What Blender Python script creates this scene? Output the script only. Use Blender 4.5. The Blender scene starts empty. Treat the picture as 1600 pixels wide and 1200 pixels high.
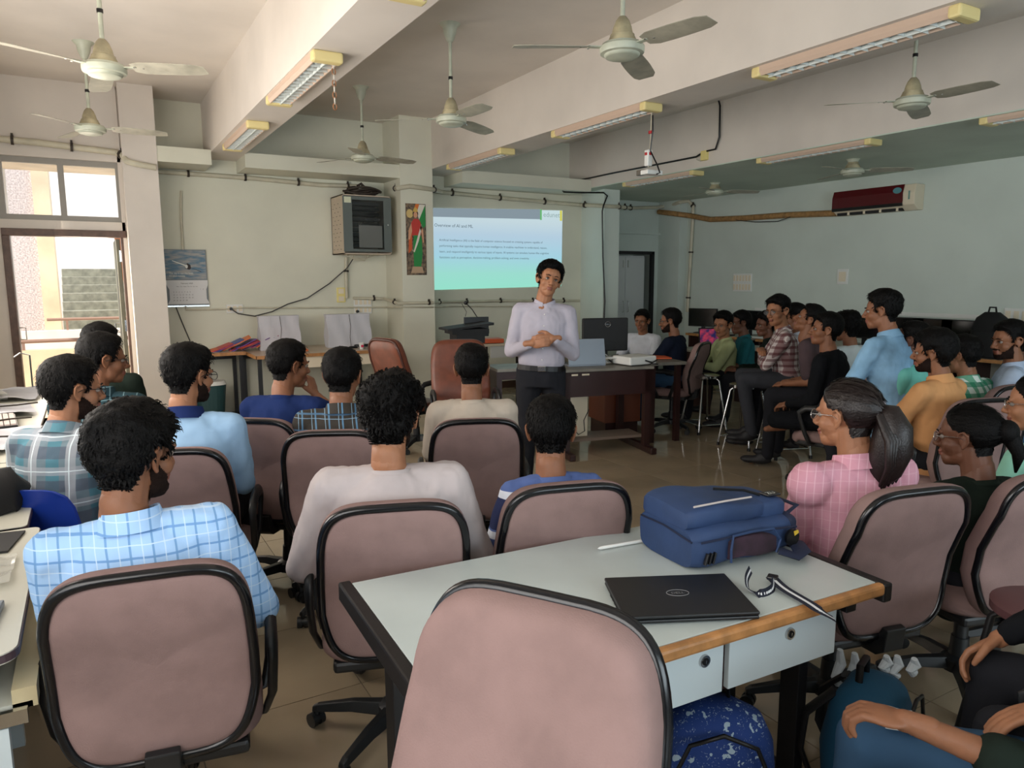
import bpy, bmesh, math, random
from mathutils import Vector as V, Matrix as M, noise
random.seed(7)
SC = bpy.context.scene
COL = SC.collection
pi = math.pi
def rad(d): return d*pi/180

# ---------------------------------------------------------------- camera
F = 1134.0; YAW = rad(30.09); PITCH = rad(8.28); ROLL = rad(-0.17); H = 1.6
_cy, _sy = math.cos(YAW), math.sin(YAW)
FW = V((_sy*math.cos(PITCH), _cy*math.cos(PITCH), -math.sin(PITCH)))
_r = V((_cy, -_sy, 0)); _u = _r.cross(FW)
RT = math.cos(ROLL)*_r + math.sin(ROLL)*_u
UP = -math.sin(ROLL)*_r + math.cos(ROLL)*_u
CAM = V((0, 0, H))
cd = bpy.data.cameras.new('camera'); cam = bpy.data.objects.new('camera', cd); COL.objects.link(cam)
cd.sensor_fit = 'HORIZONTAL'; cd.sensor_width = 36; cd.lens = 36*F/1600; cd.clip_start = .05
rm = M((RT, UP, -FW)).transposed()
cam.matrix_world = M.Translation(CAM) @ rm.to_4x4()
SC.camera = cam
# ---------------------------------------------------------------- world, lights, exposure
SC.view_settings.view_transform = 'Standard'; SC.view_settings.look = 'None'
SC.view_settings.gamma = 1; SC.view_settings.use_curve_mapping = False
SC.view_settings.exposure = 0.28
w = bpy.data.worlds.new('sky'); SC.world = w; w.use_nodes = True
w.node_tree.nodes['Background'].inputs[0].default_value = (.80, .90, 1.0, 1)
w.node_tree.nodes['Background'].inputs[1].default_value = 1.5
def area(name, loc, aim, sx, sy, power, col):
    l = bpy.data.lights.new(name, 'AREA'); l.shape = 'RECTANGLE'; l.size = sx; l.size_y = sy
    l.energy = power; l.color = col
    o = bpy.data.objects.new(name, l); COL.objects.link(o); o.location = loc
    o.rotation_euler = (V(aim)-V(loc)).to_track_quat('-Z', 'Y').to_euler()
    return o
# daylight through the windows of the left wall, the wall behind the camera and the door
area('daylight_left_window', (-.93, 4.6, 1.9), (3, 5.2, 2.1), 3.4, 1.3, 84, (1, .90, .80))
area('daylight_left_window_near', (-.93, .4, 1.9), (3, 1.4, 1.9), 2.6, 1.3, 48, (1, .95, .90))
area('daylight_rear_window', (3.2, -2.9, 1.75), (4.6, 3.5, 1.3), 5.5, 1.4, 118, (.80, .93, 1))
area('daylight_door', (-.15, 8.9, 1.25), (1.2, 6.5, 1.3), .9, 1.9, 26, (1, .88, .74))
sl = bpy.data.lights.new('sun', 'SUN'); sl.energy = 5.5; sl.angle = rad(1); sl.color = (1, .93, .84)
so = bpy.data.objects.new('sun', sl); COL.objects.link(so)
so.rotation_euler = V((.72, .28, -.64)).to_track_quat('-Z', 'Y').to_euler()

# ---------------------------------------------------------------- pixel ray helpers (measuring only: give a depth, get a world point)
def ray(x, y): return FW*F + RT*(x-800) - UP*(y-600)
def P(x, y, X=None, Y=None, Z=None, D=None):
    d = ray(x, y)
    if X is not None: t = X/d.x
    elif Y is not None: t = Y/d.y
    elif Z is not None: t = (Z-H)/d.z
    else: t = D/F
    return CAM + d*t
def viewdeg(px):
    d = ray(px, 600); return math.degrees(math.atan2(d.x, d.y))

# ---------------------------------------------------------------- materials
def lin(c):
    return tuple(((v/255)/12.92 if v/255 <= .04045 else ((v/255+.055)/1.055)**2.4) for v in c)+(1,)
_m = {}
class NT:
    def __init__(s, m): s.t = m.node_tree; s.n = s.t.nodes; s.l = s.t.links; s.b = s.n['Principled BSDF']
    def new(s, ty, **k):
        n = s.n.new(ty)
        for a, v in k.items(): setattr(n, a, v)
        return n
    def math(s, op, a, b=None, c=None):
        n = s.new('ShaderNodeMath', operation=op)
        for i, v in enumerate((a, b, c)):
            if v is None: continue
            if isinstance(v, (int, float)): n.inputs[i].default_value = v
            else: s.l.new(v, n.inputs[i])
        return n.outputs[0]
    def mix(s, f, a, b):
        n = s.new('ShaderNodeMix', data_type='RGBA')
        for i, v in ((0, f), (6, a), (7, b)):
            if isinstance(v, (int, float)): n.inputs[i].default_value = v
            elif isinstance(v, tuple): n.inputs[i].default_value = v
            else: s.l.new(v, n.inputs[i])
        return n.outputs[2]
def mat(name, col, rough=.6, metal=0, spec=.5, noise_amt=0, noise_scale=8, bump=0, bump_scale=60, coat=0, emit=None, estr=0, alpha=1, trans=0, col2=None):
    if name in _m: return _m[name]
    m = bpy.data.materials.new(name); m.use_nodes = True; _m[name] = m
    t = NT(m); b = t.b
    b.inputs['Base Color'].default_value = lin(col); b.inputs['Roughness'].default_value = rough
    b.inputs['Metallic'].default_value = metal; b.inputs['Specular IOR Level'].default_value = spec
    b.inputs['Coat Weight'].default_value = coat
    m.diffuse_color = lin(col)
    if trans: b.inputs['Transmission Weight'].default_value = trans
    if alpha < 1: b.inputs['Alpha'].default_value = alpha
    if emit: b.inputs['Emission Color'].default_value = lin(emit); b.inputs['Emission Strength'].default_value = estr
    if noise_amt or bump:
        tc = t.new('ShaderNodeTexCoord')
    if noise_amt:
        n = t.new('ShaderNodeTexNoise'); n.inputs['Scale'].default_value = noise_scale; n.inputs['Detail'].default_value = 5
        t.l.new(tc.outputs['Object'], n.inputs['Vector'])
        c2 = col2 or tuple(max(0, v*(1-noise_amt)) for v in col)
        r = t.new('ShaderNodeMapRange'); r.inputs[1].default_value = .35; r.inputs[2].default_value = .65
        t.l.new(n.outputs[0], r.inputs[0])
        t.l.new(t.mix(r.outputs[0], lin(c2), lin(col)), b.inputs['Base Color'])
    if bump:
        n = t.new('ShaderNodeTexNoise'); n.inputs['Scale'].default_value = bump_scale; n.inputs['Detail'].default_value = 4
        t.l.new(tc.outputs['Object'], n.inputs['Vector'])
        bp = t.new('ShaderNodeBump'); bp.inputs['Strength'].default_value = bump; bp.inputs['Distance'].default_value = .004
        t.l.new(n.outputs[0], bp.inputs['Height']); t.l.new(bp.outputs[0], b.inputs['Normal'])
    return m
def plaid(name, base, bands, rough=.85, sx=1.0, sy=.2):
    """woven check: bands = (axis 'u' or 'v', pitch m, phase, width share, colour, strength)"""
    if name in _m: return _m[name]
    m = bpy.data.materials.new(name); m.use_nodes = True; _m[name] = m; t = NT(m)
    m.diffuse_color = lin(base)
    tc = t.new('ShaderNodeTexCoord'); sp = t.new('ShaderNodeSeparateXYZ')
    nz = t.new('ShaderNodeTexNoise'); nz.inputs['Scale'].default_value = 5
    t.l.new(tc.outputs['Object'], nz.inputs['Vector'])
    t.l.new(tc.outputs['Object'], sp.inputs[0])
    wob = t.math('MULTIPLY', t.math('SUBTRACT', nz.outputs[0], .5), .014)
    u = t.math('ADD', t.math('ADD', t.math('MULTIPLY', sp.outputs[0], sx), t.math('MULTIPLY', sp.outputs[1], sy)), wob)
    v = t.math('ADD', sp.outputs[2], wob)
    col = lin(base)
    for ax, pitch, ph, wd, c, st in bands:
        f = t.math('FRACT', t.math('ADD', t.math('DIVIDE', u if ax == 'u' else v, pitch), ph+10))
        mk = t.math('MULTIPLY', t.math('LESS_THAN', f, wd), st)
        col = t.mix(mk, col, lin(c))
    t.l.new(col, t.b.inputs['Base Color']); t.b.inputs['Roughness'].default_value = rough
    t.b.inputs['Specular IOR Level'].default_value = .2
    n = t.new('ShaderNodeTexNoise'); n.inputs['Scale'].default_value = 14; n.inputs['Detail'].default_value = 4
    t.l.new(tc.outputs['Object'], n.inputs['Vector'])
    bp = t.new('ShaderNodeBump'); bp.inputs['Strength'].default_value = .5; bp.inputs['Distance'].default_value = .01
    t.l.new(n.outputs[0], bp.inputs['Height']); t.l.new(bp.outputs[0], t.b.inputs['Normal'])
    return m
def cloth(name, col, rough=.9, amt=.08):
    return mat(name, col, rough, spec=.15, noise_amt=amt, noise_scale=6, bump=.5, bump_scale=16)

# ---------------------------------------------------------------- mesh helper
class MB:
    def __init__(s): s.v = []; s.f = []; s.mi = []; s.cur = 0
    def add(s, vs, fs):
        o = len(s.v); s.v += [V(p) for p in vs]; s.f += [tuple(i+o for i in f) for f in fs]; s.mi += [s.cur]*len(fs); return s
    def box(s, c, d, R=None):
        c = V(c); hx, hy, hz = d[0]/2, d[1]/2, d[2]/2
        vs = [V((x, y, z)) for z in (-hz, hz) for y in (-hy, hy) for x in (-hx, hx)]
        if R is not None: vs = [R @ p for p in vs]
        return s.add([p+c for p in vs], [(0, 2, 3, 1), (4, 5, 7, 6), (0, 1, 5, 4), (2, 6, 7, 3), (0, 4, 6, 2), (1, 3, 7, 5)])
    def bb(s, a, b): return s.box([(a[i]+b[i])/2 for i in range(3)], [abs(b[i]-a[i]) for i in range(3)])
    def ring(s, p0, p1, r0, r1, n=12, caps=True):
        p0, p1 = V(p0), V(p1); d = (p1-p0)
        if d.length < 1e-6: return s
        q = d.to_track_quat('Z', 'Y')
        vs = []
        for p, r in ((p0, r0), (p1, r1)):
            for i in range(n):
                a = 2*pi*i/n; vs.append(p+q @ V((math.cos(a)*r, math.sin(a)*r, 0)))
        fs = [(i, (i+1) % n, n+(i+1) % n, n+i) for i in range(n)]
        if caps: fs += [tuple(reversed(range(n))), tuple(range(n, 2*n))]
        return s.add(vs, fs)
    def ell(s, c, r, R=None, n=16, m=10):
        c = V(c)
        if isinstance(r, (int, float)): r = (r, r, r)
        vs = [V((0, 0, r[2]))]
        for j in range(1, m):
            t = pi*j/m
            for i in range(n):
                a = 2*pi*i/n; vs.append(V((math.sin(t)*math.cos(a)*r[0], math.sin(t)*math.sin(a)*r[1], math.cos(t)*r[2])))
        vs.append(V((0, 0, -r[2])))
        if R is not None: vs = [R @ p for p in vs]
        fs = [(0, 1+i, 1+(i+1) % n) for i in range(n)]
        for j in range(m-2):
            for i in range(n):
                a = 1+j*n+i; b = 1+j*n+(i+1) % n; fs.append((a, a+n, b+n, b))
        L = len(vs)-1; o = 1+(m-2)*n
        fs += [(L, o+(i+1) % n, o+i) for i in range(n)]
        return s.add([p+c for p in vs], fs)
    def tube(s, pts, r, n=8, closed=False, flat=1.0, upv=None):
        pts = [V(p) for p in pts]; N = len(pts); vs = []; prev = None
        for i, p in enumerate(pts):
            if closed: d = pts[(i+1) % N]-pts[i-1]
            else: d = pts[min(i+1, N-1)]-pts[max(i-1, 0)]
            d.normalize()
            if upv is not None: ref = V(upv)
            elif prev is None: ref = V((0, 0, 1)) if abs(d.z) < .9 else V((1, 0, 0))
            else: ref = prev
            b = d.cross(ref)
            if b.length < 1e-5: b = d.cross(V((1, 0, 0)))
            b.normalize(); a = b.cross(d); prev = a
            rr = r[i] if isinstance(r, (list, tuple)) else r
            for k in range(n):
                t = 2*pi*k/n; vs.append(p + a*math.cos(t)*rr*flat + b*math.sin(t)*rr)
        fs = []
        for i in range(N if closed else N-1):
            j = (i+1) % N
            fs += [(i*n+k, i*n+(k+1) % n, j*n+(k+1) % n, j*n+k) for k in range(n)]
        if not closed: fs += [tuple(reversed(range(n))), tuple(range((N-1)*n, N*n))]
        return s.add(vs, fs)
    def limb(s, pts, rs, n=14):
        for i in range(len(pts)-1): s.ring(pts[i], pts[i+1], rs[i], rs[i+1], n)
        for p, r in zip(pts, rs): s.ell(p, r*.999, n=n, m=8)
        return s
    def lathe(s, prof, c=(0, 0, 0), n=24):
        c = V(c); vs = []; k = len(prof)
        for r, z in prof:
            for i in range(n):
                a = 2*pi*i/n; vs.append(c+V((math.cos(a)*r, math.sin(a)*r, z)))
        fs = [(j*n+i, j*n+(i+1) % n, (j+1)*n+(i+1) % n, (j+1)*n+i) for j in range(k-1) for i in range(n)]
        fs += [tuple(reversed(range(n))), tuple(range((k-1)*n, k*n))]
        return s.add(vs, fs)
    def loft(s, rings, n=24, ex=2.3, T=None):
        vs = []
        for z, a, b, y in rings:
            for i in range(n):
                t = 2*pi*i/n; c, q = math.cos(t), math.sin(t)
                p = V((math.copysign(abs(c)**(2/ex), c)*a, y+math.copysign(abs(q)**(2/ex), q)*b, z))
                vs.append(T @ p if T is not None else p)
        k = len(rings)
        fs = [(j*n+i, j*n+(i+1) % n, (j+1)*n+(i+1) % n, (j+1)*n+i) for j in range(k-1) for i in range(n)]
        fs += [tuple(reversed(range(n))), tuple(range((k-1)*n, k*n))]
        return s.add(vs, fs)
    def prism(s, poly, O, A, B, t):
        """poly in plane (A,B) at O, thickness t along A x B"""
        O, A, B = V(O), V(A), V(B); Nn = A.cross(B).normalized()
        n = len(poly)
        vs = [O+A*x+B*y for x, y in poly]; vs += [p+Nn*t for p in vs]
        fs = [tuple(reversed(range(n))), tuple(range(n, 2*n))]+[(i, (i+1) % n, n+(i+1) % n, n+i) for i in range(n)]
        return s.add(vs, fs)
    def mesh(s, name, mats, smooth=False, bevel=0, seg=2):
        me = bpy.data.meshes.new(name); me.from_pydata([tuple(p) for p in s.v], [], s.f)
        if bevel:
            bm = bmesh.new(); bm.from_mesh(me)
            for f in bm.faces: f.normal_update()
            es = [e for e in bm.edges if len(e.link_faces) == 2 and e.calc_face_angle(0) > .6]
            bmesh.ops.bevel(bm, geom=es, offset=bevel, segments=seg, profile=.5, affect='EDGES', clamp_overlap=True)
            bm.to_mesh(me); bm.free()
        for m in (mats if isinstance(mats, (list, tuple)) else [mats]): me.materials.append(m)
        if not bevel and max(s.mi, default=0) > 0: me.polygons.foreach_set('material_index', s.mi)
        if smooth: 
            me.polygons.foreach_set('use_smooth', [True]*len(me.polygons))
            me.update(); me.set_sharp_from_angle(angle=rad(50 if smooth is True else smooth))
        return me
    def build(s, name, mats, parent=None, smooth=False, bevel=0, seg=2, world=False, label=None):
        if world and parent is not None:
            Mi = WM[parent.name].inverted() if parent.name in WM else M.Identity(4)
            s.v = [Mi @ p for p in s.v]
        return link(name, s.mesh(name, mats, smooth, bevel, seg), parent, label)
WM = {}
def link(name, me, parent=None, label=None):
    o = bpy.data.objects.new(name, me); COL.objects.link(o)
    if parent is not None: o.parent = parent
    if label: o['label'] = label
    return o
def thing(name, label, cat, loc=(0, 0, 0), head=0, group=None):
    o = bpy.data.objects.new(name, None); COL.objects.link(o); o.location = loc; o.rotation_euler = (0, 0, -rad(head))
    o.empty_display_size = .1
    WM[o.name] = M.Translation(V(loc)) @ M.Rotation(-rad(head), 4, 'Z')
    return tag(o, label, cat, group)
def tag(o, label, cat, group=None):
    o['label'] = label; o['category'] = cat
    if group: o['group'] = group
    return o
def struct(o, label=None):
    o['kind'] = 'structure'
    if label: o['label'] = label
    return o
def ctree(o, parent=None):
    c = o.copy(); COL.objects.link(c)
    if parent is not None: c.parent = parent
    for ch in o.children: ctree(ch, c)
    return c
def place(o, loc, head, label=None, group=None):
    o.location = loc; o.rotation_euler = (0, 0, -rad(head))
    WM[o.name] = M.Translation(V(loc)) @ M.Rotation(-rad(head), 4, 'Z')
    if label: o['label'] = label
    if group: o['group'] = group
    return o
def text(body, size, O, A, B, m, parent, name='lettering', depth=.0006, align='LEFT', world=True, width=None, spacing=1.0, xs=1.0):
    c = bpy.data.curves.new('t', 'FONT'); c.body = body; c.size = size; c.align_x = align; c.resolution_u = 2
    c.space_line = spacing
    if width: c.text_boxes[0].width = width; c.align_x = 'JUSTIFY'
    o = bpy.data.objects.new('t', c); COL.objects.link(o)
    me = bpy.data.meshes.new_from_object(o.evaluated_get(bpy.context.evaluated_depsgraph_get()))
    bpy.data.objects.remove(o)
    O, A, B = V(O), V(A).normalized(), V(B).normalized(); N = A.cross(B)
    Mx = M.Translation(O) @ M((A*xs, B, N)).transposed().to_4x4()
    if world and parent is not None: Mx = WM[parent.name].inverted() @ Mx
    me.transform(Mx); me.materials.clear(); me.materials.append(m)
    return link(name, me, parent)
# ================================================================ the room
XL, XR, YB, YP, ZC, ZS, ZD = -1.0, 8.75, 9.25, 8.69, 3.58, 2.97, 2.89
m_wall = mat('wall_paint', (222, 221, 203), .75, noise_amt=.05, noise_scale=1.2, bump=.15, bump_scale=12)
m_wallw = mat('wall_paint_cool', (206, 216, 208), .75, noise_amt=.05, noise_scale=1.1, bump=.15, bump_scale=12)
m_ceil = mat('ceiling_paint', (222, 214, 204), .8, noise_amt=.05, noise_scale=1.5, bump=.2, bump_scale=9)
m_frame = mat('window_frame_grey', (150, 146, 138), .5)
m_brown = mat('door_frame_brown', (98, 74, 62), .5, noise_amt=.2, noise_scale=15)
m_black = mat('black_plastic', (14, 14, 16), .35)
m_blackm = mat('black_matte', (20, 20, 22), .6)
m_cream = mat('cream_plastic', (226, 214, 190), .5)
m_pvc = mat('cream_conduit', (204, 198, 176), .5, noise_amt=.1, noise_scale=6)
m_white = mat('white_plastic', (225, 226, 222), .45)
m_steel = mat('polished_steel', (200, 200, 200), .18, metal=1)
m_clip = mat('dark_metal_clip', (50, 42, 34), .6)
def S(name, a, b, m, label=None, **k):
    o = MB().bb(a, b).build(name, m, **k); struct(o, label); return o
# floor: base slab + tiles as parts
m_floor = mat('floor_grout', (92, 84, 72), .6)
fl = S('floor', (XL-.2, -3.2, -.12), (XR+.2, 10.2, -.004), m_floor, 'grey-brown polished tiled classroom floor')
m_tile = mat('polished_tile', (168, 151, 126), .08, spec=.6, noise_amt=.10, noise_scale=2.2)
TS = .61; tm = MB().box((0, 0, -.004), (TS-.004, TS-.004, .008)).mesh('tile', m_tile)
for i in range(16):
    for j in range(-2, 16):
        x = XL+TS*(i+.5); y = .2+TS*(j+.5)
        if y > 9.75: continue
        if (x > 1.2+max(0, y)*2.2+2.2) or (x > 8.3 and y > 9.3): continue
        o = link('tile', tm, fl); o.location = (x, y, .0)
S('ceiling', (XL-.2, -3.2, ZC), (6.6, 10.2, ZC+.15), m_ceil, 'off-white ceiling slab between the beams')
S('trim_1', (1.27, -3.1, ZS), (1.62, YB, ZC), m_ceil, 'deep ceiling beam on the left')
S('trim_2', (3.87, -3.1, ZS), (4.30, YB, ZC), m_ceil, 'deep ceiling beam across the middle')
S('trim_3', (6.36, -3.1, ZD), (XR+.2, 9.9, ZC+.15), m_ceil, 'lowered ceiling strip along the right wall')
S('trim_31', (6.362, -3.1, ZD-.012), (XR, 9.76, ZD+.02), mat('soffit_green_light', (204, 216, 202), .8, noise_amt=.05, noise_scale=1.5), 'soffit of the lowered strip, greenish light put into its colour')  # thin slab whose paler green colour stands in for light on the strip
# cross beam above the front wall
for k, (a, b) in enumerate(((.735, 1.27), (1.62, 3.87), (4.30, 6.36))):
    S('trim_%d' % (4+k), (a, YP, 2.83), (b, YB, 2.99), m_wall, 'low cross beam above the front wall')
# front wall pieces
S('wall_front', (.42, YB, 0), (6.62, YB+.2, ZC), m_wall, 'pale green front wall carrying the projection')
wd = S('wall_door_side', (XL-.15, 8.9, 0), (-.70, 9.05, ZC), m_ceil, 'strip of wall left of the open door')
for a, b in (((-.70, 8.9, 2.10), (.40, 9.05, 2.20)), ((-.70, 8.9, 2.82), (.40, 9.05, ZC)), ((.37, 8.9, 0), (.44, 9.05, 2.9))):
    MB().bb(a, b).build('wall_piece', m_ceil, wd)
S('trim_7', (.41, YP-.012, 0), (.735, YB, ZC), m_ceil, 'square pillar right of the open door')
S('trim_8', (3.44, YP-.012, 0), (3.875, YB, ZC), m_wall, 'shallow pillar with the picture hung on it')
S('trim_9', (6.59, YP-.012, 0), (6.87, 9.9, ZC), m_wallw, 'pillar right of the projection')
wr = S('wall_front_right', (6.87, 9.76, 2.05), (8.58, 9.9, ZD), m_wallw, 'wall above the cupboard niche')
MB().bb((6.8, 9.76, 0), (7.30, 9.9, 2.05)).build('wall_piece', m_wallw, wr)
MB().bb((8.49, 9.76, 0), (8.6, 9.9, 2.05)).build('wall_piece', m_wallw, wr)
MB().bb((6.8, 10.45, 0), (8.9, 10.55, 2.2)).bb((6.8, 9.9, 2.05), (8.9, 10.5, 2.2)).bb((8.6, 9.9, 0), (8.75, 10.5, 2.2)).bb((6.7, 9.9, 0), (6.85, 10.5, 2.2)).build('niche_lining', m_wallw, wr)
MB().bb((7.0, 9.70, 2.33), (8.58, 9.77, 2.36)).build('ledge_line', m_wallw, wr)
S('trim_10', (8.58, 9.24, 0), (XR+.1, 9.9, ZD), m_white if 0 else m_wallw, 'narrow corner column')
S('wall_right', (XR, -3.2, 0), (XR+.2, 9.9, ZD+.1), m_wallw, 'long pale grey-green right wall')
MB().bb((7.30, 9.74, 2.00), (8.49, 9.80, 2.05)).build('frame_head', m_blackm, wr)
MB().bb((8.43, 9.74, 0), (8.49, 9.80, 2.05)).build('frame_post', m_blackm, wr)
# skirting
m_skirt = mat('dark_skirting', (70, 50, 40), .4)
o = MB().bb((3.95, YB-.015, 0), (6.59, YB, .10)).build('baseboard_front', m_skirt); struct(o, 'dark brown skirting under the projection wall')
o = MB().bb((XR-.015, -3, 0), (XR, 9.24, .10)).build('baseboard_right', m_skirt); struct(o, 'dark brown skirting of the right wall')
# left and rear walls with window openings (behind and beside the camera)
wl = S('wall_left', (XL-.15, -3.2, 0), (XL, 9.05, 1.0), m_ceil, 'left wall with the window openings')
for a, b in (((XL-.15, -3.2, 2.6), (XL, 9.05, ZC)), ((XL-.15, -3.2, 1), (XL, -2.2, 2.6)), ((XL-.15, 2.5, 1), (XL, 3.1, 2.6)), ((XL-.15, 7.6, 1), (XL, 9.05, 2.6))):
    MB().bb(a, b).build('wall_piece', m_ceil, wl)
wb = S('wall_back', (XL-.15, -3.2, 0), (XR+.2, -3.05, .95), m_wallw, 'rear wall with a long window')
for a, b in (((XL-.15, -3.2, 2.5), (XR+.2, -3.05, ZC)), ((XL-.15, -3.2, .95), (.2, -3.05, 2.5)), ((6.4, -3.2, .95), (XR+.2, -3.05, 2.5))):
    MB().bb(a, b).build('wall_piece', m_wallw, wb)
def window(n, x0, x1, y, z0, z1, panes, fw=.05, axis='x', label=None):
    o = MB()
    def bar(a, b, c, d):
        e = .03 if (b-a) > .2 else .034
        if axis == 'x': o.bb((a, y-e, c), (b, y+e, d))
        else: o.bb((y-e, a, c), (y+e, b, d))
    bar(x0, x1, z0, z0+fw); bar(x0, x1, z1-fw, z1)
    for i in range(panes+1):
        cx = x0+(x1-x0-fw)*i/panes; bar(cx, cx+fw, z0, z1)
    ob = o.build('window_%d' % n, m_frame); struct(ob, label)
    g = mat('clear_glass', (235, 240, 240), .02, alpha=.12)
    for i in range(panes):
        a = x0+fw+(x1-x0-fw)*i/panes; b = x0+(x1-x0-fw)*(i+1)/panes
        q = MB()
        if axis == 'x': q.bb((a, y-.003, z0+fw), (b, y+.003, z1-fw))
        else: q.bb((y-.003, a, z0+fw), (y+.003, b, z1-fw))
        q.build('pane', g, ob)
window(1, -1.6+.9, .40, 8.97, 2.20, 2.82, 2, .055, label='grey framed fanlight window above the open door')
window(2, .2, 6.4, -3.12, .95, 2.5, 5, label='long rear window')
window(3, -2.2, 2.5, XL-.08, 1, 2.6, 4, axis='y', label='near window of the left wall')
window(4, 3.1, 7.6, XL-.08, 1, 2.6, 4, axis='y', label='far window of the left wall')
# door frame and leaf
d = MB().bb((-.70, 8.86, 2.04), (.40, 9.02, 2.11)).bb((-.70, 8.86, 0), (-.635, 9.02, 2.04)).bb((.345, 8.90, 0), (.375, 9.02, 2.04)).build('door_1', m_brown, bevel=.004)
struct(d, 'brown door frame of the open doorway')
m_leaf = mat('door_leaf', (122, 122, 104), .55, noise_amt=.1)
lf = MB().bb((.30, 9.02, .02), (.34, 9.85, 2.03)).build('door_leaf', m_leaf, d, bevel=.003)
for z in (.4, 1.1, 1.85): MB().box((.335, 9.0, z), (.02, .03, .12)).build('hinge', m_steel, d)
MB().tube([(.29, 9.55, .95), (.25, 9.55, .95), (.25, 9.55, 1.1), (.29, 9.55, 1.1)], .007).build('handle', m_steel, lf)
MB().tube([(-.625, 8.86, 1.00), (-.57, 8.83, 1.00), (-.57, 8.83, 1.12), (-.625, 8.86, 1.12)], .006).build('handle', m_steel, d)

S('trim_29', (-3.3, -3.2, 2.72), (XL-.15, 9.0, 2.85), m_ceil, 'unseen slab added to keep the sun out of the left windows')  # added out of view, stops sun patches from the left windows
S('trim_30', (XL, -5.0, 2.62), (XR, -3.2, 2.75), m_ceil, 'unseen slab added to keep the sun out of the rear window')  # added behind the camera, blocks direct sun at the rear opening
# ================================================================ outside the door
m_pl = mat('outside_plaster', (238, 214, 180), .9, noise_amt=.12, noise_scale=2)
m_plw = mat('outside_white', (240, 232, 226), .9, noise_amt=.06, noise_scale=3)
m_rough = mat('roughcast', (224, 208, 204), 1, noise_amt=.25, noise_scale=45, bump=1, bump_scale=60)
m_step = mat('step_stone', (146, 144, 128), .9, noise_amt=.2, noise_scale=9)
m_rail = mat('rail_metal', (150, 120, 105), .5)
S('outside_corridor_floor' if 0 else 'trim_20', (-2.6, 9.05, -.12), (1.6, 30, 0), m_pl, 'corridor floor outside the door')
S('trim_21', (-2.6, 10.9, 0), (1.6, 11.02, .72), m_pl, 'low cream parapet outside the door')
S('trim_22', (-2.6, 9.9, 2.95), (1.6, 11.1, 3.6), m_pl, 'cream beam seen through the fanlight')
r = thing('corridor_rail', 'brown metal handrail on the low parapet outside the door', 'railing', (-.4, 10.96, .72))
MB().tube([(-2.0, 0, .11), (1.8, 0, .11)], .025).build('rail', m_rail, r)
for x in (-1.3, -.35, .55, 1.35): MB().box((x, 0, .05), (.03, .03, .1)).build('post', m_rail, r)
S('trim_23', (-1.15, 11.05, 0), (-.86, 11.5, 3.6), m_pl, 'cream corridor column at the left of the doorway')
pp = MB().tube([(-.80, 11.1, 0), (-.80, 11.1, 3.5)], .03).build('drain_pipe', m_plw); tag(pp, 'white drain pipe beside the cream corridor column outside', 'pipe')
S('trim_24', (-1.6, 13.6, 0), (-.62, 13.8, 4.2), m_rough, 'pinkish roughcast wall outside')
S('trim_25', (-.62, 13.55, 0), (-.40, 14.3, 4.2), m_pl, 'cream edge of the stairwell wall outside')
S('trim_26', (-3.2, 18.3, 0), (3.4, 18.5, 6.5), m_plw, 'pale wall behind the outdoor stairs')
lw = S('trim_27', (-2.4, 12.6, .2), (2.4, 12.72, .86), m_plw, 'white landing wall in front of the outdoor stairs')
r2 = thing('stair_rail', 'pale horizontal handrail in front of the grey outdoor steps', 'railing', (.1, 12.66, .86))
MB().tube([(-.65, 0, .16), (1.3, 0, .16)], .022).build('rail', m_rail, r2)
for x in (-.4, .5): MB().box((x, 0, .08), (.03, .03, .16)).build('post', m_rail, r2)
st = thing('outdoor_staircase', 'grey stone steps rising outside the open door', 'stairs', (.2, 14.6, .4))
for i in range(9):
    MB().bb((-.62, i*.30, -.4), (1.2, 3.4, .02+.155*(i+1))).build('step', m_step, st, bevel=.012)
sl_ = thing('leaning_plank', 'brown slanting board beside the outdoor steps', 'plank', (.72, 14.2, 0))
MB().prism([(0, 0), (.14, 0), (-.14, 2.6), (-.30, 2.6)], (0, 0, 0), (1, 0, 0), (0, 0, 1), .05).build('board', mat('warm_board', (176, 112, 78), .7), sl_)
S('trim_28', (.95, 13.2, 0), (1.6, 13.4, 4), m_pl, 'cream wall right of the outdoor steps')

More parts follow.
